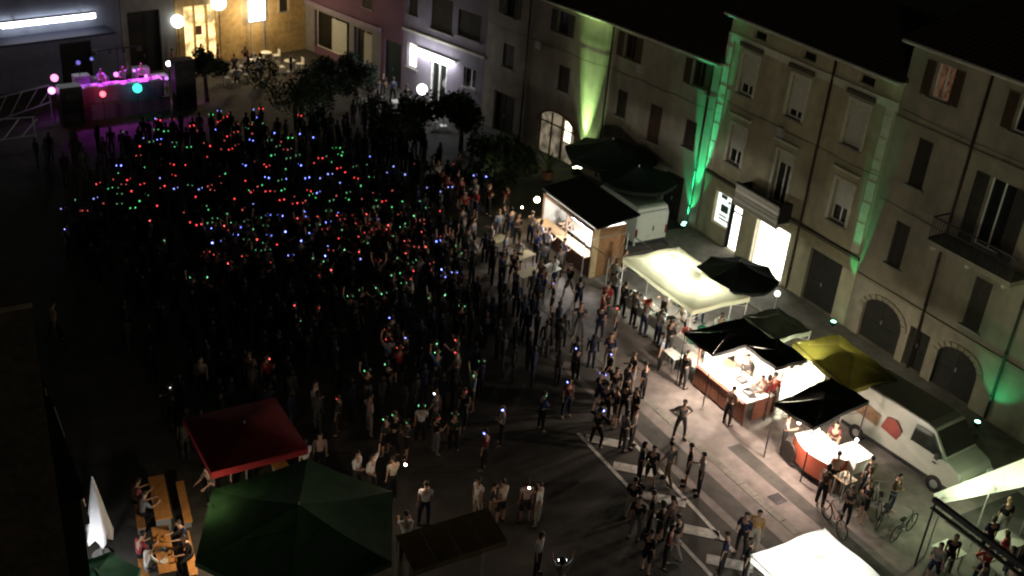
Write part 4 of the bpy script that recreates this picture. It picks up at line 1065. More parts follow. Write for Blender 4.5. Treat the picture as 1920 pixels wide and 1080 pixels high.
def speaker(x, y, h, lab):
    t = thing('speaker_stack', (x, y, 0), srz, lab, 'loudspeaker', 'loudspeakers beside the stage')
    n = 2
    for k in range(n):
        c_ = MB().box(-.62, .62, -.4, .4, k * h / n, (k + 1) * h / n - .01).build('cabinet', BLACKM, t)
        MB().lathe([(.001, 0), (.3, 0), (.36, .05)], 14).build('cone', mat('speaker_cone', (.03, .03, .03), .6, .2), c_, loc=None).matrix_local = Matrix.Translation((0, -.402, (k + .5) * h / n)) @ Matrix.Rotation(R(90), 4, 'X')
speaker(9.95, 64.4, 2.3, 'black loudspeaker stack at the left end of the stage'); speaker(16.6, 65.1, 3.1, 'tall black loudspeaker stack at the right end of the stage')
tr = thing('metal_truss', (5.2, 64.2, 0), R(20), 'slanting metal truss lit bluish left of the stage', 'truss')
TRM = mat('truss_metal', (.30, .34, .38), .4, .1, metal=.3)
for k in range(5):
    MB().tube((-.2 + k * .9, 0, .4 + .12 * k), (.7 + k * .9, 0, 1.9), .03, 6).build('brace', TRM, tr)
MB().tube((-.5, 0, .4), (4.2, 0, 1.0), .04, 6).build('lower_tube', TRM, tr)
MB().tube((-.5, 0, 1.8), (4.2, 0, 2.0), .04, 6).build('upper_tube', TRM, tr)
for x in (-.4, 4.1): MB().tube((x, 0, 0), (x, 0, 2), .035, 6).build('leg', TRM, tr)
tr2 = copy_tree(tr); tr2.location = (3.4, 61.5, 0); tr2.rotation_euler = (0, 0, R(-12)); tr2['label'] = 'second slanting metal truss, nearer the left edge of the picture'

# ------------------------------------------------------------------ trees and plants
LEAF = mat('dark_leaves', (.012, .026, .011), .7, .45, 2.5, c2=(.03, .05, .018))
BARK = mat('bark', (.06, .045, .03), .9, .3, 6)
def tree(name, x, y, h, r, zc, label, seed, n=2600, cat='tree'):
    rd = random.Random(seed); t = thing(name, (x, y, 0), rd.uniform(0, 6), label, cat)
    tk = MB(); tk.tube((0, 0, 0), (.05, .03, h * .5), .16, 8, .10)
    for k in range(6):
        a = k * 1.05; tk.tube((.05, .03, h * .42 + .1 * k), (math.cos(a) * r * .6, math.sin(a) * r * .6, zc + rd.uniform(-.2, .5)), .06, 6, .02)
    tk.build('trunk', BARK, t)
    cl = [(Vector((rd.gauss(0, .45) * r, rd.gauss(0, .45) * r, zc + rd.uniform(-.4, .5) * r)), r * rd.uniform(.28, .5)) for _ in range(13)]
    mb = MB()
    for i in range(n):
        c_, rr_ = cl[rd.randrange(len(cl))]
        d = Vector((rd.gauss(0, 1), rd.gauss(0, 1), rd.gauss(0, .8))).normalized() * rr_ * rd.uniform(.6, 1.08)
        p = c_ + d; s = rd.uniform(.07, .15)
        u = Vector((rd.gauss(0, 1), rd.gauss(0, 1), rd.gauss(0, 1))).normalized(); v_ = u.orthogonal().normalized()
        mb.quad(p - u * s, p + v_ * s * .6, p + u * s, p - v_ * s * .6)
    mb.build('crown', LEAF, t)
def tree_px(px, py, zc, *a, **k):
    q = gp(px, py, zc); tree('round_tree', q.x, q.y, *a, **k)
tree_px(585, 165, 2.6, 4.0, 2.3, 2.6, 'dark round tree before the grey shop windows of the pink house', 11, 5200)
tree_px(668, 135, 2.6, 4.0, 1.6, 2.6, 'dark tree close to the purple-lit corner of the pink house', 12, 3600)
tree_px(752, 232, 1.8, 3.0, 1.7, 1.8, 'dark bushy tree in front of the lilac bar, left of the globe lamp', 13, 4600)
tree_px(868, 215, 2.2, 3.4, 1.8, 2.2, 'dark bushy tree in front of the lilac bar, right of the globe lamp', 14, 4600)
tree_px(945, 318, 1.6, 2.6, 1.8, 1.6, 'low dark tree beside the red-shirted group and the wooden kiosk', 15, 4600)
tree_px(385, 120, 2.4, 3.4, 1.2, 2.4, 'small dim tree right of the tall loudspeaker stack', 16, 2200)

# potted oleander
po = thing('potted_shrub', (32.2, 48.2, 0), 0, 'spiky potted shrub lit in front of the arched cafe shopfront', 'plant')
MB().lathe([(.001, 0), (.28, 0), (.36, .5), (.32, .5), (.28, .4)], 12).build('pot', mat('terracotta', (.3, .14, .08), .8, .2), po)
rd = random.Random(5); lf = MB()
for k in range(46):
    a = rd.uniform(0, 6.28); e = rd.uniform(.3, 1.4); L = rd.uniform(.8, 1.5)
    p0 = Vector((0, 0, .5)); d = Vector((math.cos(a) * math.cos(e), math.sin(a) * math.cos(e), math.sin(e)))
    p1 = p0 + d * L * .6; p2 = p0 + d * L + Vector((0, 0, -.15)); s = Vector((-math.sin(a), math.cos(a), 0)) * .05
    lf.quad(p0 - s * .5, p1 - s, p1 + s, p0 + s * .5); lf.quad(p1 - s, p2, p1 + s)
lf.build('leaves', mat('lit_leaves', (.10, .14, .06), .6, .3), po)
# cafe tables before the bars
for i, (x, y) in enumerate(((27.0, 61.4), (28.6, 60.6), (29.0, 58.4), (30.4, 57.6), (25.1, 70.2), (22.6, 71.0), (24.2, 72.4), (21.0, 69.0))):
    ll = ['the far bar' if i > 3 else 'the white-lit bar', ['leftmost', 'second from left', 'third from left', 'nearest the globe lamp', 'nearest the yellow stone wall', 'before the warm bar front', 'hard by the lit white board', 'farthest out in the square'][i]]
    t = thing('cafe_table', (x, y, 0), .3 * i, 'white cafe table at %s, %s' % tuple(ll), 'table', 'cafe tables of the bars')
    MB().tube((0, 0, .72), (0, 0, .75), .38, 14).build('tabletop', WHITE, t); MB().tube((0, 0, 0), (0, 0, .72), .03).build('leg', STEEL, t); MB().lathe([(.001, .03), (.25, .02), (.26, 0)], 12).build('base', STEEL, t)
    for j, (dx, dy, a) in enumerate(((.75, .1, 1.6), (-.7, -.2, -1.4))):
        c_ = thing('cafe_chair', (x + dx, y + dy, 0), a, 'pale %s chair at cafe table %s' % (('right', 'left')[j], ll[1]), 'chair', 'cafe chairs of the bars')
        MB().box(-.22, .22, -.22, .22, .43, .46).build('seat', WHITE, c_); MB().box(-.21, .21, -.24, -.2, .47, .85).build('backrest', WHITE, c_)
        for sx in (-1, 1):
            for sy in (-1, 1): MB().box(sx * .19 - .015, sx * .19 + .015, sy * .19 - .015, sy * .19 + .015, 0, .429).build('leg', WHITE, c_)

# ------------------------------------------------------------------ people
def skin_mesh(name, verts, edges, radii, mats, sub=1, extra=None, root=0):
    me = bpy.data.meshes.new('tmp'); me.from_pydata(verts, edges, []); me.update()
    o = bpy.data.objects.new('tmp', me); col.objects.link(o)
    md = o.modifiers.new('skin', 'SKIN'); md.use_smooth_shade = True
    if not me.skin_vertices: me.attributes  # layer is made by the modifier below
    bm = bmesh.new(); bm.from_mesh(me); lay = bm.verts.layers.skin.verify()
    for i, v in enumerate(bm.verts):
        r_ = radii[i]; v[lay].radius = r_ if isinstance(r_, tuple) else (r_, r_); v[lay].use_root = (i == root)
    bm.to_mesh(me); bm.free()
    s = o.modifiers.new('sub', 'SUBSURF'); s.levels = sub; s.render_levels = sub
    dg = bpy.context.evaluated_depsgraph_get()
    res = bpy.data.meshes.new_from_object(o.evaluated_get(dg))
    bpy.data.objects.remove(o)
    bm = bmesh.new(); bm.from_mesh(res)
    for f in bm.faces: f.material_index = 0; f.smooth = True
    if extra:
        e = bmesh.new(); em = extra.mesh('x', mats); e.from_mesh(em); tmp = bpy.data.meshes.new('y'); e.to_mesh(tmp); bm.from_mesh(tmp); e.free()
    out = bpy.data.meshes.new(name); bm.to_mesh(out); bm.free()
    out.materials.clear()
    for mt in mats: out.materials.append(mt)
    return out
SKIN = mat('skin', (.42, .26, .18), .6, .12, 8)
CLOTHM = mat('fabric', (1, 1, 1), .85, .25, 5, obj_color=True)
HAIRM = mat('hair', (1, 1, 1), .6, .35, 20, obj_color=True)
EYE = mat('eye', (.02, .015, .01), .3, .1)
SHOE = mat('shoe_leather', (.03, .025, .02), .6, .3)
V = Vector
def joints(p):
    """p: dict of a pose; the figure faces +y"""
    J = {}
    sit = p.get('sit', False); hz = .52 if sit else .93 - p.get('drop', 0)
    lean = p.get('lean', 0.0)
    J['pel'] = V((0, 0, hz))
    J['waist'] = V((0, lean * .12, hz + .14)); J['chest'] = V((0, lean * .35, hz + .36)); J['nb'] = V((0, lean * .5, hz + .50))
    J['neck'] = V((0, lean * .55 + .01, hz + .56))
    hb = J['neck'] + V((0, .02 + lean * .05, .05))
    J['h0'] = hb; J['h1'] = hb + V((0, .015, .09)); J['h2'] = hb + V((0, .0, .165))
    for s, sd in ((-1, 'l'), (1, 'r')):
        sh = J['chest'] + V((s * .175, 0, .095)); J['sh' + sd] = sh
        up = V(p['arm' + sd][0]); lo = V(p['arm' + sd][1])
        up = V((up.x * s, up.y, up.z)).normalized(); lo = V((lo.x * s, lo.y, lo.z)).normalized()
        J['el' + sd] = sh + up * .28; J['wr' + sd] = J['el' + sd] + lo * .25; J['pa' + sd] = J['wr' + sd] + lo * .075; J['fd' + sd] = lo
        hp = J['pel'] + V((s * .095, 0, -.03)); J['hp' + sd] = hp
        th = V(p['leg' + sd][0]); ca = V(p['leg' + sd][1]); th = V((th.x * s, th.y, th.z)).normalized(); ca = V((ca.x * s, ca.y, ca.z)).normalized()
        J['kn' + sd] = hp + th * .43; J['an' + sd] = J['kn' + sd] + ca * .41
        J['he' + sd] = J['an' + sd] + V((0, -.03, -.05)); J['to' + sd] = J['an' + sd] + V((s * .03, .15, -.065))
    zmin = min(J['tol'].z, J['tor'].z)
    for k in J:
        if not k.startswith('fd'): J[k] = J[k] + V((0, 0, .028 - zmin))
    return J
def chain(J, keys, rad):
    vs, es, rs, idx = [], [], [], {}
    for ch in keys:
        for i, k in enumerate(ch):
            if k not in idx: idx[k] = len(vs); vs.append(J[k]); rs.append(rad[k])
            if i: es.append((idx[ch[i - 1]], idx[k]))
    return vs, es, rs
def figure(pname, p):
    J = joints(p)
    J['shl2'] = J['shl'].lerp(J['ell'], .5); J['shr2'] = J['shr'].lerp(J['elr'], .5)
    rad = dict(pel=(.125, .10), waist=(.115, .09), chest=(.15, .105), nb=(.075, .07), neck=.052, h0=.066, h1=(.078, .092), h2=(.062, .078))
    for s in 'lr':
        rad.update({'sh' + s: .058, 'el' + s: .040, 'wr' + s: .027, 'pa' + s: (.042, .020), 'hp' + s: .088, 'kn' + s: .056, 'an' + s: .037, 'he' + s: .036, 'to' + s: .032, 'sh' + s + '2': .05})
    ks = [['pel', 'waist', 'chest', 'nb', 'neck', 'h0', 'h1', 'h2']] + [['chest', 'sh' + s, 'el' + s, 'wr' + s, 'pa' + s] for s in 'lr'] + [['pel', 'hp' + s, 'kn' + s, 'an' + s, 'to' + s] for s in 'lr']
    ex = MB()
    for s, sd in ((-1, 'l'), (1, 'r')):       # four fingers and a thumb on each palm
        d = J['fd' + sd]; pa = J['pa' + sd]; sdv = d.cross(V((0, 1, .2))).normalized(); nrm = d.cross(sdv).normalized()
        for k, (L, off) in enumerate(((.065, -.03), (.075, -.01), (.07, .01), (.055, .03))):
            a = pa + sdv * off; b = a + d * L * .55 + nrm * .006; c_ = a + d * L + nrm * .025
            ex.tube(a, b, .0095, 5); ex.tube(b, c_, .009, 5, .006)
        a = pa - d * .03 + sdv * -.03; ex.tube(a, a + d * .03 - sdv * .035, .011, 5); ex.tube(a + d * .03 - sdv * .035, a + d * .06 - sdv * .03, .010, 5, .007)
    hc = J['h1']
    ex.add([hc + V((-.014, .085, -.02)), hc + V((.014, .085, -.02)), hc + V((0, .118, -.022)), hc + V((0, .088, .025))], ((0, 2, 3), (1, 3, 2), (0, 1, 2)))   # nose
    for s in (-1, 1): ex.ball(hc + V((s * .08, 0, -.005)), .026, 6, 4, .45, .8, 1.2)      # ears
    ex.cur = 1
    for s in (-1, 1): ex.ball(hc + V((s * .031, .078, .018)), .011, 6, 4)
    ex.add([hc + V((-.022, .089, -.052)), hc + V((.022, .089, -.052)), hc + V((.018, .092, -.058)), hc + V((-.018, .092, -.058))], ((3, 2, 1, 0),))
    vs, es, rs = chain(J, ks, rad)
    body = skin_mesh('body', vs, es, rs, [SKIN, EYE], 1, ex)
    def grow(k, d):
        r_ = rad[k]; return tuple(x + d for x in r_) if isinstance(r_, tuple) else r_ + d
    r2 = {k: grow(k, .014) for k in rad}
    r2['nb'] = (.06, .06)
    sh = skin_mesh('shirt', *chain(J, [['pel', 'waist', 'chest', 'nb']] + [['chest', 'sh' + s, 'sh' + s + '2', 'el' + s] for s in 'lr'], r2), [CLOTHM], 1)
    te = skin_mesh('shirt', *chain(J, [['pel', 'waist', 'chest', 'nb']] + [['chest', 'sh' + s, 'sh' + s + '2'] for s in 'lr'], r2), [CLOTHM], 1)
    r3 = {k: grow(k, .017) for k in rad}
    tr_ = skin_mesh('trousers', *chain(J, [['waist', 'pel']] + [['pel', 'hp' + s, 'kn' + s, 'an' + s] for s in 'lr'], r3), [CLOTHM], 1, root=1)
    so = skin_mesh('shorts', *chain(J, [['waist', 'pel']] + [['pel', 'hp' + s, 'kn' + s] for s in 'lr'], {**r3, 'knl': .07, 'knr': .07}), [CLOTHM], 1, root=1)
    sm = [MB().tube(J['he' + s] + V((0, 0, .008)), J['to' + s] + V((0, .03, .012)), .05, 8, .036).mesh('shoe', SHOE, True) for s in 'lr']
    hairs = []
    for L in (0, 1, 2):
        h = MB(); c_ = hc + V((0, -.012, .022)); n = 12
        prof = [(1e-3, .098), (.045, .09), (.078, .06), (.094, .015), (.095, -.03)]
        vs = []; fs = []
        low = (-.03, -.14, -.07)[L]
        prof = prof + ([(.088, -.09), (.07, -.16)] if L == 1 else [])
        for (r_, z) in prof:
            for i in range(n):
                a = 2 * math.pi * i / n; back = math.sin(a) < .25
                zz = z if (back or z > .03) else max(z, .045)
                rr = r_ if (back or z > .03) else .086
                vs.append(c_ + V((rr * math.cos(a) * .93, rr * math.sin(a) * 1.08, zz)))
        for k in range(len(prof) - 1):
            for i in range(n): fs.append((k * n + i, (k + 1) * n + i, (k + 1) * n + (i + 1) % n, k * n + (i + 1) % n))
        h.add(vs, fs)
        if L == 2: h.tube(c_ + V((0, -.09, .03)), c_ + V((0, -.15, -.12)), .028, 8, .012)
        hairs.append(h.mesh('hair', HAIRM, True))
    return dict(body=body, shirt=sh, tee=te, trousers=tr_, shorts=so, shoes=sm, hair=hairs, head=hc.copy(), h=hc.z)
DN = ((.12, .02, -1), (.03, .12, -1))
LEG = ((.10, 0, -1), (.02, -.02, -1))
POSES = {
 'standing': dict(arml=DN, armr=DN, legl=LEG, legr=LEG),
 'waiting': dict(arml=DN, armr=((.15, .25, -1), (-.35, 1, .25)), legl=((.16, .03, -1), (.03, -.03, -1)), legr=((.06, 0, -1), (0, -.02, -1))),
 'hands_up': dict(arml=((.55, .15, 1), (.1, .1, 1)), armr=((.6, .1, .9), (0, .15, 1)), legl=((.18, .1, -1), (.02, -.15, -1)), legr=((.14, .05, -1), (.05, -.1, -1)), drop=.01),
 'one_up': dict(arml=((.5, .2, .9), (-.1, .2, 1)), armr=((.3, .1, -1), (.1, .9, .2)), legl=((.15, .12, -1), (.02, -.2, -1)), legr=((.2, 0, -1), (0, -.05, -1))),
 'walking': dict(arml=((.1, .35, -1), (.02, .6, -1)), armr=((.12, -.35, -1), (.05, .0, -1)), legl=((.05, -.3, -1), (.02, -.5, -1)), legr=((.05, .42, -1), (.02, .05, -1)), lean=.05),
 'dancing': dict(arml=((.8, .3, -.3), (.2, .7, .7)), armr=((.8, .3, -.4), (.1, .8, .5)), legl=((.3, .25, -1), (.05, -.25, -1)), legr=((.28, .2, -1), (.0, -.25, -1)), lean=.06),
 'hands_on_hips': dict(arml=((.75, -.15, -.8), (-.85, .2, -.5)), armr=((.75, -.15, -.8), (-.85, .2, -.5)), legl=((.2, .02, -1), (.06, -.03, -1)), legr=((.2, .0, -1), (.06, -.02, -1))),
 'arms_folded': dict(arml=((.2, .3, -1), (-.9, .5, .15)), armr=((.2, .3, -1), (-.9, .55, .05)), legl=((.1, .02, -1), (.0, -.04, -1)), legr=((.12, .0, -1), (0, -.02, -1))),
 'sitting': dict(sit=True, lean=.25, arml=((.15, .6, -.8), (-.2, 1, .1)), armr=((.15, .6, -.8), (-.25, 1, .15)), legl=((.2, 1, -.03), (.02, -.05, -1)), legr=((.15, 1, -.02), (0, .1, -1))),
 'reaching': dict(lean=.30, arml=((.1, .8, -.6), (-.1, 1, -.1)), armr=((.1, .7, -.7), (-.1, 1, .1)), legl=((.1, .02, -1), (.0, -.06, -1)), legr=((.12, .1, -1), (0, -.1, -1))),
}
FIG = {k: figure(k, p) for k, p in POSES.items()}
# headphones: band, two cups, each cup with a lit ring
hp = MB(); n = 10
for i in range(n):
    a0 = math.pi * i / n; a1 = math.pi * (i + 1) / n
    hp.tube((.098 * math.cos(a0), 0, .112 * math.sin(a0)), (.098 * math.cos(a1), 0, .112 * math.sin(a1)), .011, 5)
for s in (-1, 1): hp.tube((s * .082, 0, -.01), (s * .112, 0, -.01), .048, 10)
HPM = hp.mesh('headphones', BLACKM, True)
def ring(s):
    return MB().lathe([(.001, .016), (.024, .014), (.036, .0), (.036, -.006), (.001, -.006)], 10)
LEDC = {'red': ((1, .10, .09), 2.8), 'green': ((.22, 1, .42), 1.5), 'blue': ((.17, .22, 1), 8.0), 'white': ((.8, .9, 1), 6)}
LEDM = {}
for k, (c_, e) in LEDC.items():
    ms_ = emat('headphone_light_' + k, c_, e)
    nt_ = ms_.node_tree; oi_ = nt_.nodes.new('ShaderNodeObjectInfo'); mr_ = nt_.nodes.new('ShaderNodeMapRange')
    mr_.inputs['To Min'].default_value = e * .12; mr_.inputs['To Max'].default_value = e * 1.5
    nt_.links.new(oi_.outputs['Random'], mr_.inputs['Value']); nt_.links.new(mr_.outputs[0], [x for x in nt_.nodes if x.type == 'EMISSION'][0].inputs[1])
    LEDM[k] = ring(1).mesh('earcup_light', ms_, True)
NP = [0]
SKINS = None
def person(x, y, yaw, pose, shirt, bottom, label, group=None, hair=0, haircol=(.03, .02, .012), phones=None, sleeves=True, shorts=False, scale=1.0, z=0, parts=True):
    f = FIG[pose]; NP[0] += 1
    t = thing('person', (x, y, z), yaw, label, 'person', group); t.scale = (scale,) * 3
    def L_(nm, me, c_=None): return link(nm, me, t, color=c_)
    L_('body', f['body'])
    L_('shirt', f['shirt'] if sleeves else f['tee'], shirt)
    L_('shorts' if shorts else 'trousers', f['shorts'] if shorts else f['trousers'], bottom)
    L_('hair', f['hair'][hair], haircol)
    if parts:
        for me_ in f['shoes']: L_('shoe', me_)
    if phones:
        h = link('headphones', HPM, t, f['head'] + V((0, -.005, 0)))
        for s in (-1, 1):
            o = link('earcup_light', LEDM[phones], h, (s * .113, 0, -.01)); o.rotation_euler = (0, s * R(90), 0); o.scale = (rp.uniform(.75, 1.2),) * 3
    return t
rp = random.Random(21)
DARKS = [('black', (.012, .012, .012)), ('navy', (.015, .02, .05)), ('dark grey', (.05, .05, .05)), ('dark red', (.09, .012, .012)), ('dark green', (.015, .04, .02)), ('brown', (.06, .035, .02)), ('grey', (.14, .14, .14)), ('pale', (.30, .29, .26)), ('blue', (.04, .08, .2)), ('white', (.6, .6, .57)), ('light blue', (.22, .32, .42)), ('red', (.35, .03, .03))]
HAIRC = [(.015, .01, .008), (.03, .018, .01), (.08, .045, .02), (.2, .13, .06), (.01, .01, .01)]

# --- headphone wearers: where each light is seen in the photograph, put on a head 1.6 m above the square
def conv(l, ox, oy, s): return [(ox + a * s, oy + b * s) for a, b in l]
A = (80, 180, .3518); B = (560, 180, .3518); C_ = (400, 480, .3148)
BLUE = conv([(525,213),(620,222),(405,365),(110,590),(130,707),(930,165),(1235,180),(1280,195),(1120,65),(1075,355),(1195,425),(1310,430),(1410,435),(1485,428),(1535,408),(1575,445),(885,705),(1040,700),(1028,742),(965,772),(908,778),(1135,570),(1203,640),(1265,640),(1335,640),(1415,640),(1400,605),(1280,722),(1375,765),(1435,730),(1420,760),(1525,675),(1325,853),(1513,848),(1205,745),(1112,222),(755,315),(1370,360)], *A) \
 + conv([(385,325),(470,390),(515,380),(560,420),(693,487),(757,508),(808,487),(940,420),(1008,435),(168,408),(410,660),(65,727),(10,767),(778,928),(832,938),(768,965)], *B) \
 + conv([(1063,365),(1152,482),(1730,910),(1628,1052)], *C_) + [(1068,715),(1085,653),(1147,662),(1130,703),(1125,770),(1040,530)]
RED = conv([(690,125),(620,135),(520,265),(510,310),(770,365),(385,440),(430,455),(295,465),(480,510),(530,460),(635,490),(575,660),(320,560),(225,605),(190,615),(870,240),(900,250),(940,280),(1000,270),(1030,190),(990,200),(1035,260),(865,435),(905,500),(890,470),(1075,435),(1145,465),(1115,495),(1020,540),(945,600),(1070,590),(1200,515),(1250,515),(1200,365),(1170,375),(1435,345),(1480,325),(1330,545),(1390,565),(1345,570),(1275,550),(1370,650),(1475,640),(980,690),(990,710),(1140,760),(1078,855),(1005,893),(928,850),(875,835),(1228,883),(1525,918),(1505,715),(1480,950)], *A) \
 + conv([(120,325),(72,345),(215,370),(255,395),(212,520),(385,520),(455,548),(610,355),(10,565),(40,562),(115,640),(220,640),(235,660),(300,635),(320,680),(375,630),(390,680),(400,710),(455,710),(485,685),(335,750),(365,730),(578,775),(582,835),(660,790),(685,800),(770,750),(820,728),(668,725),(425,880),(325,825),(150,918),(175,922),(115,945),(580,960),(605,970),(765,610),(510,490)], *B) \
 + conv([(484,287),(625,302),(655,295),(315,613),(1040,440),(1047,500),(1112,550),(1458,498),(1455,570),(708,842),(748,845),(1332,962),(1498,800)], *C_) + [(1130,575),(1160,577)]
GREEN = conv([(665,290),(710,275),(780,270),(605,180),(580,250),(555,385),(785,462),(360,490),(390,490),(410,525),(515,540),(555,545),(555,515),(160,555),(410,580),(480,590),(745,575),(845,600),(895,595),(995,625),(918,655),(1018,675),(1090,670),(1120,705),(1190,690),(1190,740),(1190,785),(1200,822),(1150,825),(1085,770),(1210,235),(1255,270),(1315,275),(1310,320),(1360,305),(1285,400),(1265,450),(1290,485),(1430,530),(1460,540),(1525,615),(1540,560),(1535,350),(1515,320),(1465,685),(1440,860),(1480,885),(1150,650),(875,960),(800,965),(650,765),(1280,500),(985,400),(1180,145),(1320,215),(1090,160)], *A) \
 + conv([(245,300),(210,280),(170,345),(220,320),(355,497),(320,465),(260,550),(265,520),(395,425),(370,430),(425,560),(410,595),(490,595),(155,610),(175,615),(635,620),(620,635),(545,695),(580,680),(555,700),(100,685),(515,745),(487,800),(512,862),(600,893),(622,885),(642,875),(850,795),(852,840),(508,955),(540,990),(560,998),(425,1020),(447,1018),(457,1055),(315,1030),(340,1035),(275,1070),(75,860),(100,880),(120,885),(770,1057),(560,545),(655,545),(690,600),(300,365),(228,820)], *B) \
 + conv([(1135,165),(1288,245),(1370,228),(1480,305),(1328,515),(1338,577),(920,685),(1040,645),(1530,685),(1550,705),(1243,897),(1440,945),(1030,970),(1088,945),(1127,943),(1160,985),(505,383)], *C_) + [(1020,740)]
WHT = [(320,724),(820,737),(1055,1052)]
placed = []
def near(x, y, d): return any((x - a) ** 2 + (y - b) ** 2 < d * d for a, b in placed)
def region(x, y):
    if y > 57: return 'before the stage'
    if x < 9.5: return 'left dance-floor edge'
    if y > 50: return 'far dance floor'
    if x > 19: return 'crowd towards the kiosk'
    if y > 42: return 'middle dance floor'
    if y > 36: return 'near dance floor'
    return 'sparse crowd above the parasols'
PW = ['standing', 'waiting', 'hands_up', 'one_up', 'dancing', 'dancing', 'arms_folded', 'walking', 'standing']
PT = {'standing': 'standing', 'waiting': 'standing', 'hands_up': 'with both hands up', 'one_up': 'with one arm up', 'dancing': 'dancing', 'arms_folded': 'with arms folded', 'walking': 'walking', 'hands_on_hips': 'hands on hips', 'sitting': 'sitting', 'reaching': 'reaching forward'}
seen = {}
raw = []
for colr, lst in (('blue', BLUE), ('red', RED), ('green', GREEN), ('white', WHT)):
    for (px, py) in lst:
        raw.append((colr, gp(px, py, 1.60)))
cnt = 0
raw.sort(key=lambda t_: t_[1].length)
FARLED = []
HN = ['short-haired', 'long-haired', 'ponytailed']
HC = ['black', 'brown', 'auburn', 'blond', 'dark']
for colr, q in raw:
    if near(q.x, q.y, .40 if cnt < 130 else .24): continue
    placed.append((q.x, q.y))
    if cnt >= 130: FARLED.append((colr, q.x, q.y)); continue
    pose = rp.choice(PW); f = FIG[pose]
    yaw = rp.gauss(0.25, .9) if rp.random() < .8 else rp.uniform(0, 6.28)
    sc_ = 1.62 / f['h'] if pose != 'dancing' else 1.0
    sn, scol = DARKS[rp.choices(range(12), [9, 6, 6, 2, 2, 3, 4, 2, 1, 1, 1, 1])[0]]; bn, bcol = DARKS[rp.choices(range(12), [8, 6, 5, 0, 1, 2, 2, .6, .5, .3, 0, 0])[0]]
    hr = rp.randrange(3); so = rp.random() < .3
    hc_ = rp.randrange(5)
    base = '%s-shirted %s person %s in %s, %s headphones, %s' % (sn.replace(' ', '-'), HC[hc_] + ' ' + HN[hr], PT[pose].replace('with both hands up', 'arms-up').replace('with one arm up', 'one-arm-up').replace('with arms folded', 'arms-folded'), 'shorts' if so else 'trousers', colr, region(q.x, q.y))
    person(q.x, q.y, yaw, pose, scol, bcol, base, '%s headphone wearers %s' % (colr, region(q.x, q.y)), hr, HAIRC[hc_], colr, sleeves=rp.random() < .5, shorts=so, scale=sc_, parts=False)
    cnt += 1
print('headphones', cnt)

# --- people one can pick out: pixel of the feet, facing, pose and clothes
def at_px(px, py, face, pose, shirt, bottom, label, **kw):
    q = gp(px, py, 0); placed.append((q.x, q.y))
    return person(q.x, q.y, face, pose, shirt, bottom, label, **kw)
BK = (.012, .012, .012); NV = (.015, .02, .05); WH = (.75, .74, .70); GY = (.12, .12, .12); CR = (.5, .46, .36); RD_ = (.35, .03, .03); TN = (.25, .18, .1); DG = (.04, .04, .04)
at_px(1202, 750, .4, 'waiting', BK, BK, 'person in black standing alone on the lit street, farther left', hair=0)
at_px(1272, 822, 2.7, 'hands_on_hips', GY, DG, 'person in grey with hands on hips in the middle of the lit street', sleeves=True)
at_px(1362, 797, -1.5, 'waiting', (.12, .07, .05), BK, 'person in brown waiting at the food stall counter', hair=2)
at_px(1285, 908, .8, 'standing', BK, DG, 'person in black T-shirt next to a white-shirted one on the street', shorts=True)
at_px(1308, 925, 1.0, 'waiting', (.55, .55, .52), (.06, .07, .1), 'white-shirted person standing beside the black-shirted one on the street')
at_px(1250, 905, .2, 'walking', (.2, .2, .2), TN, 'person in grey walking across the painted bay bars')
at_px(1428, 775, -1.2, 'waiting', (.25, .02, .02), BK, 'person in dark red in front of the stall near the white curtain', hair=1)
at_px(1440, 770, -.9, 'arms_folded', (.30, .03, .02), (.1, .05, .04), 'second red-clad person right by the white curtain')
at_px(1385, 1040, 1.9, 'waiting', NV, BK, 'person in navy beside the blinding white gazebo', hair=0)
at_px(1408, 1035, 2.2, 'standing', (.50, .30, .10), CR, 'person in an orange-brown top beside the blinding white gazebo', hair=2)
at_px(1350, 1078, .6, 'waiting', NV, BK, 'dark person at the left corner of the white gazebo'); at_px(1392, 1090, .8, 'standing', BK, BK, 'person cut by the bottom edge left of the white gazebo', hair=1)
for i, (px, py, sh, bo, ps, lb) in enumerate(((1215, 912, BK, BK, 'waiting', 'dark figure at the head of the painted bays'), (1196, 905, NV, BK, 'standing', 'navy figure at the head of the painted bays'), (1188, 1010, BK, GY, 'standing', 'black figure left of the painted bays'), (1215, 1000, DG, BK, 'waiting', 'dark grey figure in the group on the painted bays, left one'), (1232, 1020, BK, DG, 'arms_folded', 'black figure in the group on the painted bays, front one'), (1250, 1010, (.2, .1, .1), DG, 'standing', 'figure in a reddish top on the painted bays'), (1262, 1045, BK, (.3, .28, .25), 'walking', 'figure with pale trousers walking over the painted bays'), (1245, 1065, (.15, .04, .04), BK, 'waiting', 'dark red-shirted figure at the lower end of the bays'), (1208, 1075, BK, BK, 'standing', 'black figure at the bottom edge left of the bays'), (1180, 975, BK, (.4, .38, .33), 'standing', 'figure with light shorts beside the painted bays'), (1165, 845, GY, DG, 'waiting', 'grey figure at the upper corner of the painted bays'), (1182, 838, (.3, .29, .26), DG, 'standing', 'pale-shirted figure at the upper corner of the painted bays'), (1150, 800, BK, DG, 'waiting', 'black figure in the knot of people left of the street'), (1165, 790, DG, BK, 'arms_folded', 'figure with folded arms in the knot left of the street'), (1185, 800, BK, BK, 'standing', 'rightmost black figure of the knot left of the street'), (1130, 790, NV, BK, 'one_up', 'figure raising an arm in the knot left of the street'), (1148, 760, BK, GY, 'standing', 'black figure at the back of the knot left of the street'), (1170, 755, (.1, .1, .12), BK, 'waiting', 'dark grey figure at the back of the knot left of the street'))):
    at_px(px, py, rp.uniform(-3, 3), ps, sh, bo, lb, hair=i % 3, shorts=i % 4 == 0)
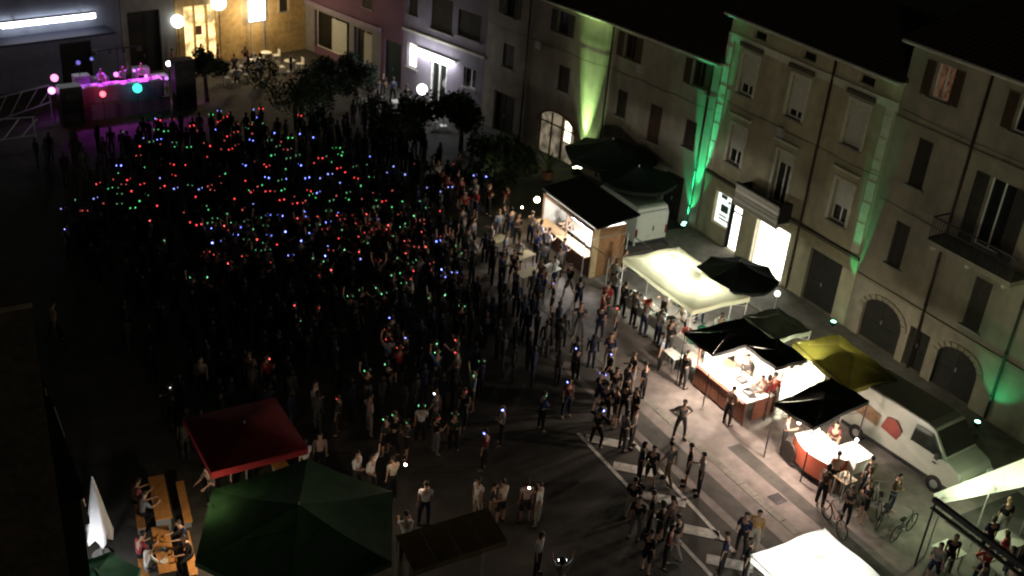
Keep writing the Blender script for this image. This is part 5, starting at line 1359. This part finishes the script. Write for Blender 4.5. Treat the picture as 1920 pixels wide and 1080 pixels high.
# lit ones above the green parasol
for i, (px, py, sh, bo, ps, sl, so, lb) in enumerate(((668, 925, WH, DG, 'waiting', 1, 0, 'brightly lit white-shirted person, left one of a pair above the green parasol'), (695, 930, WH, DG, 'one_up', 1, 0, 'brightly lit white-shirted person, right one of a pair above the green parasol'), (735, 935, CR, BK, 'waiting', 0, 0, 'cream-shirted person near the lit pair'), (795, 985, WH, NV, 'waiting', 0, 0, 'lit white-shirted person alone right of the green parasol'), (893, 975, WH, CR, 'standing', 0, 1, 'person in white with pale shorts above the brown awning'), (920, 985, DG, TN, 'waiting', 0, 1, 'bare-legged person in dark shirt above the brown awning'), (938, 980, CR, DG, 'waiting', 0, 1, 'person in cream top and dark shorts above the brown awning'), (982, 980, (.5, .45, .42), DG, 'standing', 0, 1, 'person in pinkish top right of the brown awning'), (1006, 985, WH, CR, 'waiting', 1, 0, 'person all in white right of the brown awning'), (692, 815, (.45, .3, .28), (.3, .26, .22), 'hands_on_hips', 1, 0, 'person in pinkish shirt standing right of the red parasol'), (573, 905, (.6, .62, .6), DG, 'waiting', 1, 0, 'white-shirted person at the table by the red parasol'), (600, 890, (.4, .3, .3), BK, 'standing', 1, 0, 'pink-shirted person right of the orange table'), (590, 790, (.25, .22, .2), BK, 'waiting', 1, 0, 'dim grey person just right of the red parasol'), (470, 735, (.2, .18, .16), BK, 'standing', 1, 0, 'dim person just behind the red parasol'), (380, 745, (.25, .24, .22), BK, 'waiting', 1, 0, 'dim person off the left corner of the red parasol'), (760, 1050, WH, BK, 'reaching', 1, 0, 'white-shirted person bending between green parasol and brown awning'), (1005, 1080, (.5, .5, .5), BK, 'standing', 1, 0, 'pale-shirted person at the bottom edge, middle of the picture'))):
    at_px(px, py, rp.uniform(-3, 3) if i > 1 else -2.6, ps, sh, bo, lb, hair=i % 3, sleeves=bool(sl), shorts=bool(so))
hang_lamp(12.6, 25.2, 2.3, 38, (1, .74, .56), 'warm lamp hanging by the right rim of the green parasol', r=.05, top=.4)
hang_lamp(15.6, 22.6, 2.3, 9, (1, .72, .55), 'warm lamp hanging above the brown awning', r=.04, top=.4)
# at the beer tables
def seated(x, y, face, sh, bo, lb, **kw):
    placed.append((x, y)); person(x, y, face, 'sitting', sh, bo, lb, z=-.03, **kw)
seated(4.66, 25.9, -1.35 + .0, WH, (.3, .3, .35), 'white-shirted person sitting left of the nearest beer table', hair=0)
seated(4.58, 26.55, -1.3, (.3, .05, .06), BK, 'red-shirted person sitting left of the nearest beer table')
seated(5.95, 26.0, 1.75, BK, BK, 'person in black sitting right of the nearest beer table', hair=1)
seated(6.0, 26.7, 1.75, NV, BK, 'person in navy sitting right of the nearest beer table', hair=0)
seated(5.05, 29.1, -1.35, (.35, .12, .12), BK, 'person in a faded red top sitting at the second beer table')
seated(5.1, 28.4, -1.35, (.2, .2, .22), BK, 'grey-shirted person sitting at the second beer table', hair=2)
at_px(430, 930, 1.8, 'waiting', (.5, .5, .48), BK, 'pale-shirted person between the beer tables and the red parasol')
at_px(400, 950, 2.2, 'reaching', (.12, .1, .08), BK, 'dark person bending between the tables and the green parasol')
at_px(470, 905, -2.5, 'waiting', (.45, .3, .32), BK, 'person in a pink top under the near edge of the red parasol', hair=1)
at_px(150, 985, -.5, 'standing', (.35, .05, .07), BK, 'red-clad person behind the closed white parasol')
at_px(105, 640, -1.2, 'walking', (.35, .28, .16), BK, 'dim person in a tan shirt by the left house')
# plates and cups on the tables
for i, (x, y, k) in enumerate(((5.12, 25.7, 0), (5.4, 25.9, 1), (5.2, 26.2, 0), (5.35, 26.5, 1), (5.18, 26.75, 1), (5.42, 25.55, 1))):
    w_ = ['nearest the camera, left side', 'next to a plate, right side', 'middle', 'middle right', 'far end', 'nearest corner'][i]
    if k == 0:
        d = thing('plate', (x, y, .761), 0, 'white plate on the brightest beer table, ' + w_, 'plate'); MB().lathe([(.001, .004), (.08, .004), (.12, .02), (.115, .022), (.08, .01), (.001, .01)], 14).build('plate_rim', WHITE, d)
    else:
        d = thing('beer_cup', (x, y, .761), 0, 'plastic cup on the brightest beer table, ' + w_, 'cup'); MB().lathe([(.001, .002), (.032, .002), (.042, .13), (.038, .13), (.03, .01)], 10).build('cup_wall', mat('beer_amber', (.5, .25, .05), .3, .1), d)
# stage crew
for i, (x, y, c_) in enumerate(((12.0, 65.9, (.35, .3, .4)), (13.3, 65.95, (.25, .25, .3)), (14.4, 66.2, (.5, .45, .5)))):
    placed.append((x, y)); person(x, y, math.pi + .1 * i, ['reaching', 'one_up', 'waiting'][i], c_, BK, ['left DJ bending over the stage desk in purple light', 'middle DJ with a raised arm behind the stage desk', 'right DJ standing behind the stage desk'][i], z=.9, hair=i % 2)
# stall keepers and customers
for (x, y, f_, ps, sh, lb, kw) in (
    (27.9, 25.3, 1.6, 'reaching', (.2, .12, .1), 'food stall keeper bending over the blazing counter', {}), (28.2, 26.7, 1.5, 'waiting', (.05, .04, .04), 'dark-clad food stall keeper at the back', {}),
    (26.1, 27.9, -1.6, 'waiting', BK, 'customer in black at the far end of the food stall', {}), (26.9, 22.95, -2.4, 'waiting', (.25, .24, .22), 'grey customer between food stall and red-brown cart', dict(hair=1)),
    (28.3, 21.9, 2.2, 'reaching', (.10, .03, .03), 'keeper of the red-brown cart', {}), (26.9, 20.4, -.6, 'waiting', (.45, .3, .25), 'pink-shirted customer in front of the red-brown cart', dict(shorts=True)),
    (28.4, 31.0, 1.6, 'reaching', WH, 'white-clad stall keeper at the middle table of the cream gazebo', {}), (28.6, 32.6, 1.6, 'waiting', (.6, .55, .5), 'stall keeper in a light shirt at the far table of the cream gazebo', {}), (29.4, 30.0, 3.0, 'reaching', WH, 'white-clad cook at the near end of the cream gazebo', dict(hair=1)), (30.0, 31.8, 2.0, 'waiting', (.3, .1, .1), 'red-shirted helper deep under the cream gazebo', {}),
    (27.1, 33.6, -1.5, 'waiting', BK, 'black-clad customer at the far white table of the gazebo', {}), (27.05, 32.7, -1.6, 'waiting', GY, 'grey customer at the far white table of the gazebo', dict(hair=2)), (27.0, 31.9, -1.5, 'reaching', (.3, .32, .3), 'customer leaning over the middle white table', {}), (27.1, 31.0, -1.7, 'waiting', (.2, .2, .2), 'customer in grey at the middle white table', dict(hair=1)), (27.0, 30.1, -1.5, 'waiting', BK, 'customer in black at the near white table', {}), (26.4, 33.9, -.9, 'standing', (.3, .03, .03), 'red-shirted person left of the cream gazebo', {}), (27.3, 34.6, -1.2, 'waiting', (.35, .35, .33), 'pale figure beside the bare metal frame', {}), (28.0, 35.6, -1.2, 'waiting', (.25, .28, .25), 'figure inside the bare metal frame', dict(hair=1)), (28.9, 36.2, -2, 'standing', (.15, .2, .18), 'second figure inside the bare metal frame, nearer the houses', {}),
    (28.9, 38.6, 1.5, 'waiting', WH, 'kiosk keeper in white behind the glowing hatch', {}), (28.7, 40.4, 1.5, 'reaching', (.3, .25, .2), 'kiosk keeper at the far end of the hatch', {}),
    (26.9, 38.3, -1.6, 'waiting', (.2, .18, .25), 'customer at the near end of the kiosk counter', {}), (26.8, 39.5, -1.5, 'waiting', (.65, .62, .65), 'white-shirted customer in the middle of the kiosk counter', {}), (26.9, 40.4, -1.6, 'waiting', (.55, .52, .55), 'second white-shirted customer at the kiosk counter', dict(hair=1)), (27.0, 41.4, -1.4, 'waiting', (.3, .25, .2), 'customer under the warm bulb of the kiosk', {})):
    placed.append((x, y)); person(x, y, f_, ps, sh, rp.choice((BK, DG, NV)), lb, **kw)
# round tables near the kiosk with people standing round them
for i, (px, py, c_) in enumerate(((935, 447, CREAM), (970, 482, CREAM), (1030, 503, WHITE), (990, 510, CREAM))):
    q = gp(px, py, 1.0)
    table('standing_table', q.x, q.y, [.9, 1.9, .9, 1.2][i], [.6, .6, .7, .6][i], 1.0, mat('cream_tabletop', (.52, .47, .30), .6, .08) if i != 2 else WHITE, ['small cream high table left of the kiosk', 'long cream high table in front of the kiosk', 'bright white high table nearest the kiosk corner', 'dim cream high table in front of the long one'][i], rz=.25)
hang_lamp(25.6, 40.2, 2.7, 26, (1, .9, .75), 'small lamp above the cream high tables by the kiosk', r=.05, top=.3)
def scatter(n, x0, x1, y0, y1, dmin, wts, where, grp, lights=0.0, face=None, test=None):
    k = 0
    for _ in range(n * 12):
        if k >= n: break
        x = rp.uniform(x0, x1); y = rp.uniform(y0, y1)
        if near(x, y, dmin) or (test and not test(x, y)): continue
        placed.append((x, y)); k += 1
        sn, scol = DARKS[rp.choices(range(12), wts)[0]]; bn, bcol = DARKS[rp.choices(range(12), [8, 6, 5, 0, 1, 2, 3, 2, 1, 1, 0, 0])[0]]
        pose = rp.choice(['standing', 'waiting', 'waiting', 'arms_folded', 'walking', 'standing', 'hands_on_hips'])
        hr = rp.randrange(3); so = rp.random() < .4
        hc_ = rp.randrange(5)
        person(x, y, rp.uniform(0, 6.28), pose, scol, bcol, '%s-shirted %s person in %s %s %s' % (sn.replace(' ', '-'), HC[hc_] + ' ' + HN[hr], 'shorts' if so else bn.replace(' ', '-') + ' trousers', PT[pose].replace('with arms folded', 'arms-folded').replace('hands on hips', 'hands-on-hips'), where), grp, hr, HAIRC[hc_], None, rp.random() < .4, so, scale=rp.uniform(.93, 1.04), parts=False)
LT = [3, 3, 4, 1, 1, 2, 5, 6, 3, 4, 3, 1]
scatter(20, 22.5, 26.6, 36, 44, .55, LT, 'at the kiosk tables', 'crowd at the kiosk tables')
scatter(15, 24.5, 28.5, 44, 50, .6, [2, 1, 2, 2, 0, 3, 3, 6, 0, 5, 0, 5], 'before the low tree', 'group before the low dark tree')
scatter(8, 23.0, 26.2, 28.5, 36, .7, LT, 'before the cream gazebo', 'people before the cream gazebo')
scatter(6, 25.8, 28.0, 18.6, 20.2, .6, [6, 3, 5, 2, 0, 5, 2, 1, 0, 0, 0, 1], 'before the red-brown cart', 'huddle before the red-brown cart', test=lambda x, y: x > 25.2 and math.hypot(x - 27, y - 20) > .7)
scatter(13, 26.2, 31, 13.2, 16.2, .6, [3, 2, 3, 2, 2, 3, 3, 5, 2, 4, 1, 2], 'under the white awning', 'guests under the white awning')
scatter(12, 25, 29.5, 57.5, 64, .7, LT, 'outside the white-lit bar', 'guests of the white-lit bar')
scatter(10, 17.5, 25, 67, 73.5, .7, [4, 3, 4, 2, 1, 4, 3, 3, 1, 2, 0, 1], 'outside the warm-lit bar', 'guests of the warm-lit bar')
print('persons', NP[0])
# the rest of the crowd, past the first three hundred: one joined object of simple figures
far = MB(); rc = random.Random(9); k = 0
LI = {'red': 4, 'green': 5, 'blue': 6, 'white': 7}
Q_ = [(x, y, c_) for c_, x, y in FARLED]
for _ in range(14000):
    if k > 470: break
    led = None
    if Q_: x, y, led = Q_.pop()
    else:
        x = rc.uniform(7, 27); y = rc.uniform(30, 60)
        if x > 24 and y < 45: continue
        if near(x, y, .42): continue
        if rc.random() < .35 and y < 38: continue
        placed.append((x, y)); k += 1
        dn = 1 if (38 < y < 60 and x < 22 and y < 48 + (x - 6.8) * 1.67 and y > 51 - (x - 7.2) * 1.25) else .04
        if y > 50 + (x - 6.8) * 1.67 and rc.random() < .6: continue
        if rc.random() < .42 * dn: led = rc.choices(['red', 'green', 'blue'], [7, 4, 2])[0]
    h = rc.uniform(1.55, 1.82); a = rc.uniform(0, 3.14); tl = rc.gauss(0, .03); c0, s0 = math.cos(a) * .19, math.sin(a) * .19
    far.cur = rc.choice((0, 0, 0, 1, 1, 2))
    far.lathe([(.10, h * .47), (.15, h * .62), (.17, h * .79), (.06, h * .85)], 7, (x, y, 0), 1, .75)
    for s in (-1, 1):
        far.tube((x + c0 * s, y + s0 * s, h * .8), (x + c0 * s * 1.25, y + s0 * s * 1.25, h * .5), .045, 5, .03)
        far.tube((x + c0 * s * .5, y + s0 * s * .5, h * .5), (x + c0 * s * .55, y + s0 * s * .55, 0), .08, 6, .05)
    far.cur = 3; far.ball((x, y, h * .93), .105, 8, 6, .85, .95, 1.15)
    if led:
        far.cur = LI[led] + (4 if rc.random() < .45 else 0); a = rc.gauss(.25, .8)
        for s in ((-1, 1), (-1, 1), (1,), (-1,))[rc.randrange(4)]: far.ball((x + s * .11 * math.cos(a), y + s * .11 * math.sin(a), h * .93), .043 * rc.uniform(.55, 1.0), 6, 4)
        if rc.random() < .5:
            far.cur = 0; s = rc.choice((-1, 1)); far.tube((x + c0 * s, y + s0 * s, h * .8), (x + c0 * s * 1.8, y + s0 * s * 1.8, h * 1.08), .04, 5, .03)
far.build('crowd', [mat('crowd_black', (.015, .015, .015), .9), mat('crowd_navy', (.02, .025, .05), .9), mat('crowd_grey', (.07, .07, .065), .9), mat('crowd_hair', (.03, .02, .015), .8), emat('crowd_light_red', (1, .06, .06), 2.6, False), emat('crowd_light_green', (.12, 1, .30), 1.3, False), emat('crowd_light_blue', (.15, .20, 1), 6.5, False), emat('crowd_light_white', (.8, .9, 1), 3, False), emat('crowd_light_dull_red', (1, .16, .14), .8, False), emat('crowd_light_dull_green', (.3, 1, .45), .45, False), emat('crowd_light_dull_blue', (.3, .35, 1), 2.4, False), emat('crowd_light_dull_white', (.8, .9, 1), 1, False)], kind='stuff', smooth=True)
